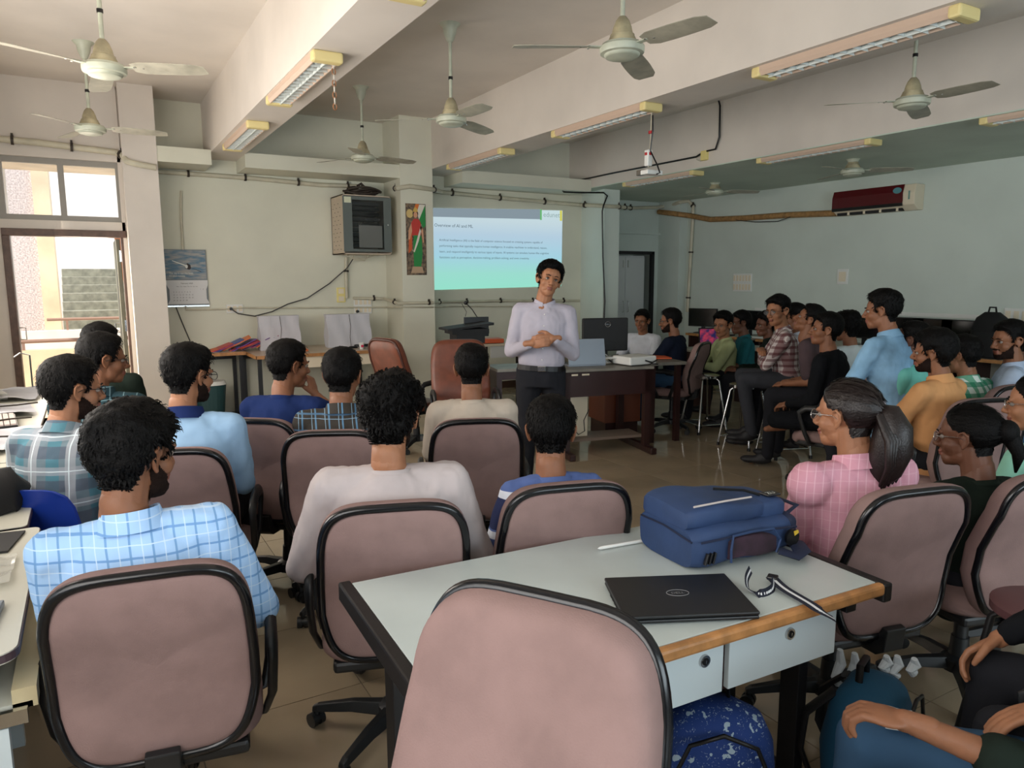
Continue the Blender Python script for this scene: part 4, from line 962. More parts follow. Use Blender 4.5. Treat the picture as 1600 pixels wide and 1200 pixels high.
for a, b, kx in ((-.28, .115, .05), (.135, .535, .35)):
    d_ = MB().bb((a, -.318, .553), (b, -.300, .714)).build('drawer', m_lwhite, nt, bevel=.002)
    MB().ring((kx, -.324, .655), (kx, -.316, .655), .016, .018, 20).build('lock_rim', m_steel, d_, smooth=40)
    MB().ring((kx, -.3255, .655), (kx, -.322, .655), .010, .010, 16).build('lock_barrel', m_black, d_, smooth=40)
    MB().box((kx, -.3262, .655), (.002, .002, .009)).build('key_slot', m_steel, d_)
# laptop on it
a, b, c_ = P(945, 903, Z=.772), P(1135, 896, Z=.772), P(985, 966, Z=.772)
h_ = -math.degrees(math.atan2((b-a).y, (b-a).x))
mid = (P(945, 903, Z=.772)+P(1187, 955, Z=.772))/2
lp = thing('laptop', 'closed black laptop with round badge on the white foreground table', 'laptop', (mid.x, mid.y, .7485), h_)
m_lid = mat('soft_black_lid', (24, 25, 27), .38, bump=.1, bump_scale=500)
MB().bb((-.172, -.120, .003), (.172, .120, .012)).build('laptop_base', m_lid, lp, bevel=.003)
MB().bb((-.173, -.121, .014), (.173, .121, .024)).build('laptop_lid', m_lid, lp, bevel=.004, seg=3)
MB().bb((-.165, -.113, .011), (.165, .113, .0145)).build('gap', m_black, lp)
MB().tube([(.03*math.cos(a), .004+.019*math.sin(a)*1.0, .0243) for a in [2*pi*q/28 for q in range(28)]], .0010, 5, closed=True).build('badge_ring', mat('badge_grey', (132, 134, 136), .4), lp)
text('DELL', .016, (0, -.002, .0246), (1, 0, 0), (0, 1, 0), mat('badge_grey', (90, 92, 94), .35), lp, world=False, align='CENTER')
for i in range(5): MB().bb((-.1735, -.06+.022*i, .005), (-.1715, -.045+.022*i, .009)).build('port', m_black, lp)
pa, pb_ = P(934, 857, Z=.756), P(998, 846, Z=.756)
pn = thing('stylus_pen', 'white stylus pen on the table beside the blue backpack', 'pen', pa)
MB().tube([V((0, 0, 0)), (pb_-pa)*.06, (pb_-pa)*.9, (pb_-pa)*1.6], [.001, .0055, .0055, .0055], 12).build('pen_body', m_white, pn, smooth=True)
# blue backpack lying on its back
m_navy = mat('navy_nylon', (44, 68, 110), .7, noise_amt=.12, noise_scale=6, bump=.5, bump_scale=18)
m_navyd = mat('dark_navy_nylon', (24, 34, 62), .7, bump=.4, bump_scale=18)
rL, fL = P(985, 840, Z=.75), P(1088, 898, Z=.75)
wv = (rL-fL); wv.z = 0; axd = V((wv.y, -wv.x, 0)).normalized(); axd = (axd+(P(1255, 855, Z=.76)-fL).normalized()).normalized(); axd.z = 0; axd.normalize()
hb = -math.degrees(math.atan2(axd.y, axd.x))
bk = thing('blue_backpack', 'navy blue backpack lying on the white foreground table', 'backpack', (fL.x, fL.y, .7495), hb)
BL, BW = .43, min(.30, wv.length)   # length along local x, width along local y, height z
def bagmesh(x0, x1, y0, y1, z0, z1, nx=16, sag=0, tap=.82):
    mb = MB(); rings = []
    n = 28
    for i in range(nx+1):
        u = i/nx; x = x0+(x1-x0)*u
        e = 1-abs(2*u-1)**6*.16
        k = e*(1-(1-tap)*max(0, u-.45)/.55)
        zh = (z1-z0)*(1-.20*max(0, u-.3)/.7*(1 if tap < 1 else 0))*e
        r = []
        for q in range(n):
            a = 2*pi*q/n; c, s_ = math.cos(a), math.sin(a); ee = .42
            y = (y0+y1)/2+math.copysign(abs(c)**ee, c)*(y1-y0)/2*k
            z = z0+zh/2+math.copysign(abs(s_)**ee, s_)*zh/2
            nz_ = noise.noise(V((x*9, y*9, z*9)))*.010
            r.append((x, y+nz_*c, max(z0, z+nz_*s_)))
        rings.append(r)
    vs = [p for r in rings for p in r]
    fs = [(j*n+i, j*n+(i+1) % n, (j+1)*n+(i+1) % n, (j+1)*n+i) for j in range(nx) for i in range(n)]
    fs += [tuple(reversed(range(n))), tuple(range(nx*n, (nx+1)*n))]
    return mb.add(vs, fs)
bagmesh(0, BL, 0, BW, .0, .135).build('main_compartment', m_navy, bk, smooth=60)
bagmesh(.005, .31, .03, BW-.01, .11, .185, tap=.95).build('front_pocket', m_navy, bk, smooth=60)
bagmesh(.24, .42, .05, BW-.03, .09, .165, tap=.8).build('top_pocket', m_navy, bk, smooth=60)
bagmesh(.39, .46, .03, BW-.03, .02, .11, tap=.7).build('top_flap', m_navyd, bk, smooth=60)
MB().tube([(.02, .005, .09), (.10, -.004, .095), (.2, -.004, .098), (.30, .0, .092), (.40, .012, .08)], .0035, 6).build('piping', m_navyd, bk)
MB().tube([(-.004, .02, .09), (-.006, BW/2, .105), (-.003, BW-.03, .10)], .0035, 6).build('piping', m_navyd, bk)
MB().tube([(.02, .045, .187), (.14, .045, .189), (.25, .055, .184)], .0032, 6).build('pale_zip', mat('pale_zip', (200, 190, 186), .5), bk)
MB().tube([(.20, .17, .186), (.29, .13, .180), (.33, .10, .168)], .0045, 6).build('dark_zip', m_black, bk)
sp_ = bagmesh(.12, .30, -.012, .02, .022, .095, tap=.9).build('mesh_pocket', mat('plum_mesh', (62, 40, 56), .8, noise_amt=.3, noise_scale=20), bk, smooth=60)
MB().tube([(.12, -.010, .02), (.115, -.014, .06), (.125, -.01, .10), (.20, -.014, .105), (.28, -.012, .10), (.315, -.008, .06), (.30, -.008, .02)], .004, 6).build('pocket_binding', m_navy, bk)
MB().ring((.37, .004, .055), (.37, -.006, .055), .026, .026, 24).build('round_eyelet', m_black, bk, smooth=40)
MB().prism([(.375, .06), (.392, .068), (.388, .078), (.37, .075)], (0, -.0065, 0), (1, 0, 0), (0, 0, 1), .0008).build('yellow_mark', mat('yellow_mark', (222, 186, 60), .5), bk)
MB().bb((.345, .08, .163), (.40, .12, .170)).build('logo_patch', m_black, bk, bevel=.003)
text('ZU', .026, (.352, .087, .1705), (1, 0, 0), (0, 1, 0), m_white, bk, world=False)
for i in range(3): MB().box((.035+.014*i, .0, .04), (.006, .012, .035), M.Rotation(.3, 3, 'Y')).build('rubber_foot', m_black, bk, bevel=.002)
MB().tube([(.41, .07, .10), (.47, .08, .12), (.475, .16, .12), (.42, .18, .10)], .009, 8, flat=.4).build('carry_handle', m_navyd, bk)
MB().tube([(.42, .03, .02), (.36, -.05, .03), (.33, -.06, .02), (.30, -.02, .03)], .028, 8, flat=.3).build('shoulder_pad', m_navyd, bk, smooth=True)
# striped straps, world-measured
m_strn = mat('strap_navy', (20, 26, 44), .8); m_strw = mat('strap_white', (220, 222, 224), .8)
def ribbon(pts, w, name, mats, up=(0, 0, 1)):
    pts = [WM[bk.name].inverted() @ V(p) for p in pts]
    sm_ = []
    for i in range(len(pts)-1):
        p0, p1_, p2_, p3_ = pts[max(0, i-1)], pts[i], pts[i+1], pts[min(len(pts)-1, i+2)]
        for q_ in range(5):
            t_ = q_/5; sm_.append(.5*((2*p1_)+(p2_-p0)*t_+(2*p0-5*p1_+4*p2_-p3_)*t_*t_+(3*p1_-p0-3*p2_+p3_)*t_**3))
    pts = sm_+[pts[-1]]
    for k, (o, ww, m_) in enumerate(((0, w, m_strn), (0, w*.26, m_strw))):
        mb = MB(); vs = []
        for i, p in enumerate(pts):
            d = (pts[min(i+1, len(pts)-1)]-pts[max(0, i-1)]).normalized(); s_ = d.cross(V(up)).normalized(); nn = s_.cross(d)
            lift = .0014 if k == 0 else .0022
            for a, z in ((-ww/2, 0), (ww/2, 0), (ww/2, lift), (-ww/2, lift)): vs.append(p+s_*a+nn*(z+.0005)-nn*(.0007 if k else 0))
        n = len(pts)
        fs = [(j*4+q, j*4+(q+1) % 4, j*4+4+(q+1) % 4, j*4+4+q) for j in range(n-1) for q in range(4)]+[(3, 2, 1, 0), ((n-1)*4, (n-1)*4+1, (n-1)*4+2, (n-1)*4+3)]
        mb.add(vs, fs).build(name if k == 0 else name+'_stripe', m_, bk)
ribbon([P(1205, 902, Z=.765), P(1225, 920, Z=.758), P(1262, 942, Z=.756), P(1280, 954, Z=.755), P(1303, 968, Z=.735)], .034, 'strap_end', None)
ribbon([P(1172, 890, Z=.79), P(1166, 905, Z=.775), P(1170, 922, Z=.756), P(1190, 928, Z=.755), P(1206, 920, Z=.758), P(1208, 905, Z=.77)], .026, 'strap_loop', None, up=(.5, -.8, .3))
bp_ = P(1207, 902, Z=.765)
MB().box((WM[bk.name].inverted() @ bp_), (.03, .028, .010), M.Rotation(.6, 3, 'Z')).build('strap_buckle', m_black, bk, bevel=.003)

# ================================================================ tables along the left side
def ltable(name, label, y0, y1, xr, z=.75, rnd=.05, near_cab=False):
    t = thing(name, label, 'table', (XL+.02, y0, 0), 0, 'white tables on the left'); w = xr-XL-.02; d = y1-y0
    poly = [(0, 0), (w-rnd, 0)]+[(w-rnd+rnd*math.sin(a), rnd-rnd*math.cos(a)) for a in [pi/2*q/6 for q in range(7)]]+[(w-rnd*.5+rnd*.5*math.cos(a), d-rnd*.5+rnd*.5*math.sin(a)) for a in [pi/2*q/6 for q in range(7)]]+[(0, d)]
    MB().prism(poly, (0, 0, z-.025), (1, 0, 0), (0, 1, 0), .025).build('tabletop', mat('cream_laminate', (206, 204, 190), .35), t)
    MB().prism([(x+(.003 if x > .01 else 0), y) for x, y in poly], (0, 0, z-.022), (1, 0, 0), (0, 1, 0), .019).build('dark_edge', mat('plum_edge', (74, 58, 64), .45), t)
    MB().bb((.04, .05, .0), (w-.10, .08, z-.025)).build('side_panel', m_lwhite, t); MB().bb((.04, d-.08, 0), (w-.10, d-.05, z-.025)).build('side_panel', m_lwhite, t)
    return t, w, d
T1, w1, d1 = ltable('left_table', 'cream rounded table with a keyboard tray at the lower left edge', 1.93, 2.93, -.205)
T2, w2, d2 = ltable('left_table', 'cream table holding the black bag, second on the left', 2.96, 3.93, -.245, rnd=.02)
T3, w3, d3 = ltable('left_table', 'long sheet-strewn table on the left leading towards the door', 3.97, 6.9, -.30, rnd=.02)
MB().bb((w1-.34, .02, .60), (w1+.02, .98, .615)).build('keyboard_tray', mat('grey_board', (176, 178, 168), .5), T1)
MB().bb((w1-.02, .02, .60), (w1+.03, .98, .65)).build('tray_lip', mat('pale_wood', (190, 176, 140), .5), T1)
MB().bb((w1-.30, -.005, .575), (w1+.01, .015, .61)).build('tray_slide', m_steel, T1)
MB().bb((w1-.12, .0, .0), (w1-.03, .03, .57)).build('panel_post', m_lwhite, T1); MB().bb((w1-.30, .2, .0), (w1-.12, .22, .56)).build('rear_board', mat('brick_board', (130, 74, 62), .6), T1)
bk_ = thing('black_sheet', 'matt black folder lying on the near left table', 'folder', (-.36, 2.80, .751), 10); MB().box((0, 0, .004), (.20, .20, .006)).build('cover', m_blackm, bk_)
pls = thing('plastic_sheet', 'crumpled clear plastic sheet below the black folder', 'sheet', (-.36, 2.5, .751))
def rumple(w, d, nx, ny, amp, fr, sd):
    mb = MB(); vs = []
    for j in range(ny+1):
        for i in range(nx+1):
            x, y = -w/2+w*i/nx, -d/2+d*j/ny
            vs.append((x, y, .003+amp*(.5+.5*noise.noise(V((x*fr, y*fr, sd))))))
    fs = [(j*(nx+1)+i, j*(nx+1)+i+1, (j+1)*(nx+1)+i+1, (j+1)*(nx+1)+i) for j in range(ny) for i in range(nx)]
    return mb.add(vs, fs)
rumple(.22, .26, 22, 22, .022, 22, 1.5).build('sheet', mat('clear_plastic', (215, 214, 205), .12, alpha=.6), pls)
nb = thing('laptop', 'edge of an open laptop keyboard on the near left table', 'laptop', (-.44, 2.13, .751), 5)
MB().bb((-.18, -.12, 0), (.18, .12, .018)).build('laptop_base', m_sil, nb, bevel=.003)
for r_ in range(4):
    for k in range(10): MB().box((-.15+.032*k, -.02+.03*r_, .020), (.026, .024, .004)).build('key', m_blackm, nb)
bb_ = thing('black_bag', 'soft black bag slumped on the second left table', 'bag', (-.39, 3.25, .751))
mb = MB(); mb.loft([(0, .13, .13, 0), (.05, .14, .14, .01), (.10, .12, .12, 0), (.135, .07, .07, .0), (.15, .02, .02, 0)], n=26, ex=2.4)
for v_ in mb.v: v_ += V((1, 1, .6))*noise.noise(v_*12)*.03; v_.z = max(v_.z, 0)
mb.build('bag_body', m_blk, bb_, smooth=True); MB().tube([(-.08, .02, .11), (-.06, -.08, .15), (.04, -.10, .12), (.09, -.03, .08)], .012, 8, flat=.4).build('strap', m_black, bb_)
ch_ = thing('charger', 'small grey charger with looped wire beside the black bag', 'charger', (-.33, 3.72, .751)); MB().box((0, 0, .015), (.07, .10, .03)).build('charger_body', m_cream, ch_, bevel=.006)
MB().tube([(0, .05, .02), (-.03, .10, .05), (-.08, .06, .06), (-.1, .0, .02)], .003).build('wire', m_steel, ch_)
kb = thing('computer_keyboard', 'white computer keyboard with pinkish keys on the long left table', 'keyboard', (-.50, 5.10, .765), 84)
MB().bb((-.22, -.08, 0), (.22, .08, .022)).build('keyboard_case', m_black, kb, bevel=.004)
m_key = mat('pale_key', (222, 206, 200), .5)
for r_ in range(5):
    for k in range(12): MB().box((-.19+.0345*k, -.06+.03*r_, .026), (.029, .025, .010)).build('key', m_key, kb)
for i, (x, y, w, d, hgt, lab) in enumerate(((-.62, 4.6, .55, .6, 15, 'crumpled white dust sheet between the bag and the keyboard'), (-.62, 5.6, .50, .5, -10, 'creased white sheet beyond the keyboard on the long left table'), (-.6, 6.4, .5, .6, 5, 'white cloth at the door end of the long left table'))):
    t = thing('dust_sheet', lab, 'sheet', (x, y, .751), hgt); rumple(w, d, 26, 26, .05, 7, i*3.1).build('cloth', m_cov, t, smooth=True)
pm = thing('computer_monitor', 'pale grey monitor turned aside at the far left edge, on the long left table', 'monitor', (-.66, 6.30, .755), 76, 'computer monitors')
MB().bb((-.22, -.02, .04), (.22, .02, .44)).build('monitor_case', m_rack, pm, bevel=.006); MB().bb((-.205, -.022, .055), (.205, -.02, .425)).build('screen', mat('pale_screen', (190, 192, 186), .2), pm)
MB().bb((-.10, -.09, 0), (.10, .09, .045)).build('stand_base', m_white, pm, bevel=.006)
pm = thing('computer_monitor', 'nearer pale grey monitor cut off by the left edge of the photo', 'monitor', (-.72, 5.70, .755), 78, 'computer monitors')
MB().bb((-.22, -.02, .04), (.22, .02, .44)).build('monitor_case', m_rack, pm, bevel=.006); MB().bb((-.205, -.022, .055), (.205, -.02, .425)).build('screen', mat('pale_screen', (190, 192, 186), .2), pm)
MB().bb((-.10, -.09, 0), (.10, .09, .045)).build('stand_base', m_white, pm, bevel=.006)
ck = thing('chrome_tube', 'thin chrome frame standing beside the far left monitor', 'frame', (-.42, 6.6, .751)); MB().tube([(0, 0, 0), (0, .02, .28), (-.06, .02, .30), (-.10, .02, .27)], .006).build('tube', m_steel, ck)
for i in range(3):
    cx_ = run('loose_cable', ('cable trailing over the long left table near the keyboard', 'cable across the sheets at the left edge', 'dark cable winding beyond the keyboard')[i], 'cable', [(-.8, 4.3+i*.6, .80), (-.6, 4.35+i*.6, .805), (-.45, 4.5+i*.55, .80), (-.34, 4.45+i*.6, .80)], .005, m_clip)

# ================================================================ bags on the floor
def floral():
    m = bpy.data.materials.new('floral_nylon'); m.use_nodes = True; t = NT(m); tc = t.new('ShaderNodeTexCoord')
    v = t.new('ShaderNodeTexVoronoi'); v.inputs['Scale'].default_value = 26; t.l.new(tc.outputs['Object'], v.inputs[0])
    n = t.new('ShaderNodeTexNoise'); n.inputs['Scale'].default_value = 60; t.l.new(tc.outputs['Object'], n.inputs[0])
    f = t.math('MULTIPLY', t.math('LESS_THAN', v.outputs[0], .36), t.math('GREATER_THAN', n.outputs[0], .53))
    v2 = t.new('ShaderNodeTexNoise'); v2.inputs['Scale'].default_value = 90; v2.inputs['Distortion'].default_value = 2; t.l.new(tc.outputs['Object'], v2.inputs[0])
    f2 = t.math('MULTIPLY', t.math('GREATER_THAN', v2.outputs[0], .66), .6)
    t.l.new(t.mix(t.math('MAXIMUM', f, f2), lin((28, 60, 128)), lin((168, 190, 206))), t.b.inputs[0]); t.b.inputs['Roughness'].default_value = .8
    return m
def upbag(name, label, loc, head, m_, m2, h=.46, w=.17, tilt=0):
    t = thing(name, label, 'backpack', loc, head)
    mb = MB().loft([(0, w*.9, .10, 0), (.05, w, .12, 0), (h*.5, w, .12, 0), (h*.8, w*.92, .10, 0), (h*.93, w*.72, .08, 0), (h, w*.35, .05, 0)], n=32, ex=2.6)
    for v_ in mb.v: v_ += V((noise.noise(v_*9), noise.noise(v_*9+V((5, 0, 0))), 0))*.016
    mb.build('bag_body', m_, t, smooth=True)
    mb = MB().loft([(.02, w*.72, .045, -.13), (h*.3, w*.8, .06, -.125), (h*.52, w*.7, .045, -.115), (h*.58, w*.4, .02, -.105)], n=28, ex=2.6)
    mb.build('front_pocket', m2, t, smooth=True)
    MB().tube([(x, -.118, z) for x, z in [(-w*.85, h*.2), (-w*.82, h*.6), (-w*.5, h*.88), (0, h*.95), (w*.5, h*.88), (w*.82, h*.6), (w*.85, h*.2)]], .006, 8).build('main_zip', m_black, t, smooth=True)
    MB().tube([(-.04, .03, h-.01), (-.035, .03, h+.05), (.035, .03, h+.05), (.04, .03, h-.01)], .011, 8, flat=.6).build('carry_handle', m_black, t, smooth=True)
    for sx in (-1, 1): MB().tube([(sx*.06, .09, h*.9), (sx*.09, .16, h*.7), (sx*.10, .17, h*.4), (sx*.11, .12, .06)], .026, 8, flat=.35).build('shoulder_strap', m_blackm, t, smooth=True)
    return t
p = P(1115, 1180, Z=.30); fb = upbag('floral_backpack', 'blue backpack with white flower print on the floor at the bottom edge', (p.x, p.y, 0), 35, floral(), mat('dull_blue_pocket', (44, 66, 92), .8), h=.46)
MB().tube([(-.17, -.05, .25), (-.185, -.10, .20), (-.19, -.12, .12)], .006).build('zip_pull', m_black, fb)
p = P(1360, 1120, Z=.28); tb = upbag('teal_backpack', 'teal backpack standing on the floor under the pink-shirt student\'s chair', (p.x, p.y, 0), -20, mat('teal_nylon', (16, 74, 104), .75, bump=.4, bump_scale=14), mat('dark_teal_nylon', (14, 54, 66), .75), h=.40, w=.18)
# ================================================================ people
def remesh(mb, voxel, it=3, name='m', fac=.5):
    me = bpy.data.meshes.new(name); me.from_pydata([tuple(p) for p in mb.v], [], mb.f)
    o = bpy.data.objects.new('tmp', me); COL.objects.link(o)
    r = o.modifiers.new('r', 'REMESH'); r.mode = 'VOXEL'; r.voxel_size = voxel; r.use_smooth_shade = True
    if it: s = o.modifiers.new('s', 'SMOOTH'); s.factor = fac; s.iterations = it
    out = bpy.data.meshes.new_from_object(o.evaluated_get(bpy.context.evaluated_depsgraph_get()))
    bpy.data.objects.remove(o); bpy.data.meshes.remove(me)
    return out
def rough_cloth(me, amp, fr, seed):
    me.update(); n = len(me.vertices)
    co = [v.co.copy() for v in me.vertices]; no = [v.normal.copy() for v in me.vertices]; out = []
    for p, nr in zip(co, no):
        q = V((p.x*fr, p.y*fr, p.z*fr*.8+seed))
        d = noise.noise(q)*.6+abs(noise.noise(V((p.x*fr*1.7+seed, p.y*fr*1.7, p.z*fr*.9))))*.8-.3
        out += (p+nr*d*amp)[:]
    me.vertices.foreach_set('co', out); me.update()
# ---- head base mesh (origin between the ears, +Y face)
def head_mesh(vox, female=False):
    mb = MB()
    mb.ell((0, -.014, .034), (.077, .097, .086)); mb.ell((0, .028, .030), (.068, .062, .064))
    mb.ell((0, .036, -.028), (.059, .054, .062)); mb.ell((0, .020, -.066), (.054 if not female else .049, .056, .046))
    for s in (-1, 1):
        mb.ell((s*.035, .050, -.028), (.028, .030, .030)); mb.ell((s*.028, .080, .020), (.024, .012, .0085))
        mb.ell((s*.013, .098, -.034), (.010, .012, .009)); mb.ell((s*.076, -.006, -.006), (.007, .017, .026), M.Rotation(s*.35, 3, 'Z'))
        mb.tube([(s*x, y, z) for x, y, z in ((.076, .010, .004), (.082, .006, .024), (.090, -.010, .030), (.094, -.024, .018), (.090, -.024, -.006), (.083, -.012, -.024), (.078, -.002, -.034))], [.0045, .005, .0055, .0055, .005, .006, .0065], 8)
    mb.ell((0, .050, -.084), (.040, .040, .030)); mb.ell((0, .068, -.097), (.023, .019, .018))
    mb.limb([(0, .090, .012), (0, .101, -.012), (0, .110, -.030)], [.0085, .010, .0125], 12)
    mb.ell((0, .090, -.0585), (.023, .011, .0058)); mb.ell((0, .088, -.0695), (.020, .011, .0070))
    mb.limb([(0, -.022, -.04), (0, -.035, -.15)], [.054, .056])
    mb.ell((0, .084, -.047), (.015, .013, .013)); mb.ell((0, .078, -.083), (.022, .013, .012))
    me = remesh(mb, vox, 2 if vox < .005 else 1, 'head', .5)
    for v in me.vertices:
        for s in (-1, 1):
            d = (v.co-V((s*.031, .088, .002))).length
            if d < .019 and v.co.y > .06: v.co.y -= .0065*(1-(d/.019)**2)
    me.update(); return me
HL = [(-.2, -.074), (-.055, -.074), (-.040, -.058), (-.030, -.020), (-.020, .022), (.004, .030), (.012, -.006), (.030, -.004), (.036, .040), (.060, .066), (.078, .074), (.2, .078)]
def hl(y, T=HL):
    for (a, b), (c, d) in zip(T, T[1:]):
        if y <= c: return b+(d-b)*(y-a)/(c-a)
    return T[-1][1]
def sstep(a, b, x): t = max(0, min(1, (x-a)/(b-a))); return t*t*(3-2*t)
STY = {  # top, side, back, front quiff, noise amp, nape shift, hairline shift
 'short': (.024, .010, .012, .026, .004, .0, 0), 'thick': (.032, .016, .022, .032, .008, -.004, 0), 'curly': (.034, .014, .018, .038, .011, -.010, 0),
 'crop': (.014, .005, .006, .016, .003, .018, 0), 'side': (.028, .011, .012, .036, .006, 0, .0), 'bun': (.008, .007, .008, .007, .0005, -.002, 0), 'pony': (.011, .009, .011, .009, .001, -.004, 0)}
HC = {}
def base_head(q, fem=False):
    k = (q, fem)
    if k not in HC:
        me = head_mesh({2: .0040, 1: .0052, 0: .0068}[q], fem)
        nb = [tuple(p.vertices) for p in me.polygons]
        HC[k] = ([v.co.copy() for v in me.vertices], [v.normal.copy() for v in me.vertices], nb)
    return HC[k]
m_hair = mat('black_hair', (7, 6, 6), .6, spec=.14, bump=.6, bump_scale=210)
m_hairb = mat('dark_brown_hair', (30, 22, 21), .38, spec=.4, bump=.4, bump_scale=150)
m_eyew = mat('eye_white', (150, 138, 128), .5, spec=.2); m_iris = mat('dark_iris', (22, 14, 11), .4, spec=.3); m_beard = mat('beard_stubble', (36, 25, 21), .9, spec=.1, bump=.8, bump_scale=400)
def hair_parts(q, style, rnd, tufts, fem=False, beard=0, brow=True, skinm=None):
    vs, ns, fs = base_head(q, fem)
    top, side, back, front, amp, nsh, hsh = STY[style]
    def thick(p):
        # inside the ear zone no hair
        if abs(p.x) > .074 and (not fem or p.y > -.028) and (p-V((math.copysign(.084, p.x), -.008, -.004))).length < .032: return -1
        if abs(p.x) > .0825: return -1
        h = hl(p.y)
        if p.y < -.035: h += nsh
        if p.y > .03: h += hsh+.004*math.sin(p.x*90+rnd)
        if fem and p.y > -.022: h = max(h, .030)
        if fem and p.y < -.05: h = -.064
        if p.z < h: return -1
        e = sstep(0, .030 if p.y > -.03 else .075, p.z-h)
        up = sstep(.03, .10, p.z); fr = sstep(.02, .09, p.y)*sstep(.05, .085, p.z); bk = sstep(0, -.07, p.y)
        t = side+(back-side)*bk; t = t+(top-t)*up; t = t+(front-t)*fr
        nz = noise.noise(V((p.x*26+rnd, p.y*26, p.z*26)))+.5*noise.noise(V((p.x*60, p.y*60+rnd, p.z*60)))
        return max(.0015, (.003+t*e)+amp*nz*e)
    th = [thick(p) for p in vs]
    keep = [f for f in fs if all(th[i] >= 0 for i in f)]
    idx = {}; mb = MB(); V_ = []
    for f in keep:
        for i in f:
            if i not in idx: idx[i] = len(V_); V_.append(vs[i]+ns[i]*th[i])
    mb.add(V_, [tuple(idx[i] for i in f) for f in keep])
    # tufts
    rng = random.Random(rnd*13+5); crown = V((0, -.05, .12)); ids = list(idx.keys())
    L0 = .030 if style not in ('crop',) else .016
    if fem: L0 = .05
    for _ in range(tufts):
        i = rng.choice(ids); p = vs[i]+ns[i]*th[i]*(.82 if not fem else .9); n = ns[i]
        if fem: crown = p-(V((0, -.125, .03))-p)
        d = p-crown; d = d-n*d.dot(n)
        if d.length < 1e-4: continue
        d.normalize()
        if not fem and p.y > .02 and p.z > .07: d = (d+V((.5, .5, 0))).normalized()
        sw = n.cross(d)*rng.uniform(-.5, .5)*(.15 if fem else 1); d = (d+sw).normalized()
        L = L0*rng.uniform(.5, 1.2)*(1 if fem else max(.12, min(1, (th[i]/.013)**1.5))); lift = rng.uniform(.0, .007 if style in ('curly', 'thick', 'side') else .004)
        if style == 'curly': L *= 1.1
        if fem: lift = .001
        s = n.cross(d).normalized()*rng.uniform(.0018, .0038)
        a = p; b = p+d*L*.5+n*(lift*.8+.004); c = p+d*L+n*(lift*.4-.002)
        if style == 'curly': b += n*.006; c -= n*.004; c += n.cross(d)*rng.uniform(-.01, .01)
        o = len(mb.v)
        mb.v += [a-s, a+s, b-s*.9, b+s*.9, c]; mb.f += [(o, o+1, o+3, o+2), (o+2, o+3, o+4)]; mb.mi += [0, 0]
    hairs = mb
    br = MB()
    if brow:
        for s in (-1, 1):
            P_ = [(s*.013, .0975, .021), (s*.028, .0965, .0265), (s*.046, .085, .021)]
            br.tube(P_, [.0032, .0042, .0020], 6, flat=.7)
            br.tube([(s*.018, .0895, .0045), (s*.030, .0905, .0085), (s*.043, .0835, .0045)], [.0014, .0022, .0014], 5)
    bd = MB()
    if beard:
        def bt(p):
            if p.y < -.002 or p.z > -.016 or p.z < -.116: return -1
            jaw = p.z < -.078 or (abs(p.x) > .040 and p.z < -.020-(p.y-.02)*.9) or (p.z < -.058 and abs(p.x) > .030)
            mous = beard > 0 and abs(p.x) < .030 and -.055 < p.z < -.040 and p.y > .07
            lip = abs(p.x) < .027 and -.080 < p.z < -.050 and p.y > .075
            if (jaw and not lip) or mous: return (.0012+.0035*beard)*(1 if p.z < -.06 else .5)
            return -1
        tb = [bt(p) for p in vs]; kp = [f for f in fs if all(tb[i] >= 0 for i in f)]; ix = {}; V2 = []
        for f in kp:
            for i in f:
                if i not in ix: ix[i] = len(V2); V2.append(vs[i]+ns[i]*(tb[i]+.0012*noise.noise(vs[i]*120)))
        bd.add(V2, [tuple(ix[i] for i in f) for f in kp])
    return hairs, br, bd
# ---- hands (wrist at origin, fingers +Y, palm down -Z, thumb +X)
HAND = {}
def hand_mesh(curl, vox=.0042):
    k = (round(curl, 2), vox)
    if k in HAND: return HAND[k]
    mb = MB(); mb.ell((0, .045, 0), (.040, .052, .0145)); mb.ell((.004, .015, 0), (.028, .030, .017)); mb.limb([(0, -.04, 0), (0, .01, 0)], [.023, .024])
    mb.ell((.024, .035, -.006), (.018, .032, .014))
    for i, (x, L) in enumerate(((.029, .072), (.010, .080), (-.010, .075), (-.028, .060))):
        p = V((x*.85, .070, 0)); a = 0; pts = [p]; d0 = V((x*.25, 1, 0)).normalized()
        for j, fr in enumerate((.30, .42, .33, .25)):
            a += (0, .9, 1.1, .8)[j]*curl+.04; dd = V((d0.x, d0.y*math.cos(a), -math.sin(a))).normalized(); p = p+dd*L*fr; pts.append(p)
        mb.limb(pts, [.0105, .0098, .0088, .0080, .0068], 10)
    a = .35+curl*.5
    t0 = V((.022, .018, -.004)); t1 = t0+V((.026, .026, -.010)); t2 = t1+V((.014-.010*curl, .026, -.010-.008*curl)); t3 = t2+V((.004-.018*curl, .022, -.006-.006*curl))
    mb.limb([t0, t1, t2, t3], [.014, .0125, .0105, .0080], 10)
    me = remesh(mb, vox, 1, 'hand', .4)
    HAND[k] = ([v.co.copy() for v in me.vertices], [tuple(p.vertices) for p in me.polygons]); return HAND[k]
def skinmat(i):
    c = [(164, 114, 84), (140, 94, 68), (108, 70, 52), (196, 146, 112)][i]
    n = 'skin_%s' % ('warm', 'medium', 'deep', 'light')[i]
    if n in _m: return _m[n]
    m = mat(n, c, .5, spec=.35, noise_amt=.07, noise_scale=20, bump=.12, bump_scale=180)
    m.node_tree.nodes['Principled BSDF'].inputs['Subsurface Weight'].default_value = .08
    m.node_tree.nodes['Principled BSDF'].inputs['Subsurface Radius'].default_value = (.02, .008, .004)
    return m
m_lip = mat('lips', (128, 74, 60), .45)
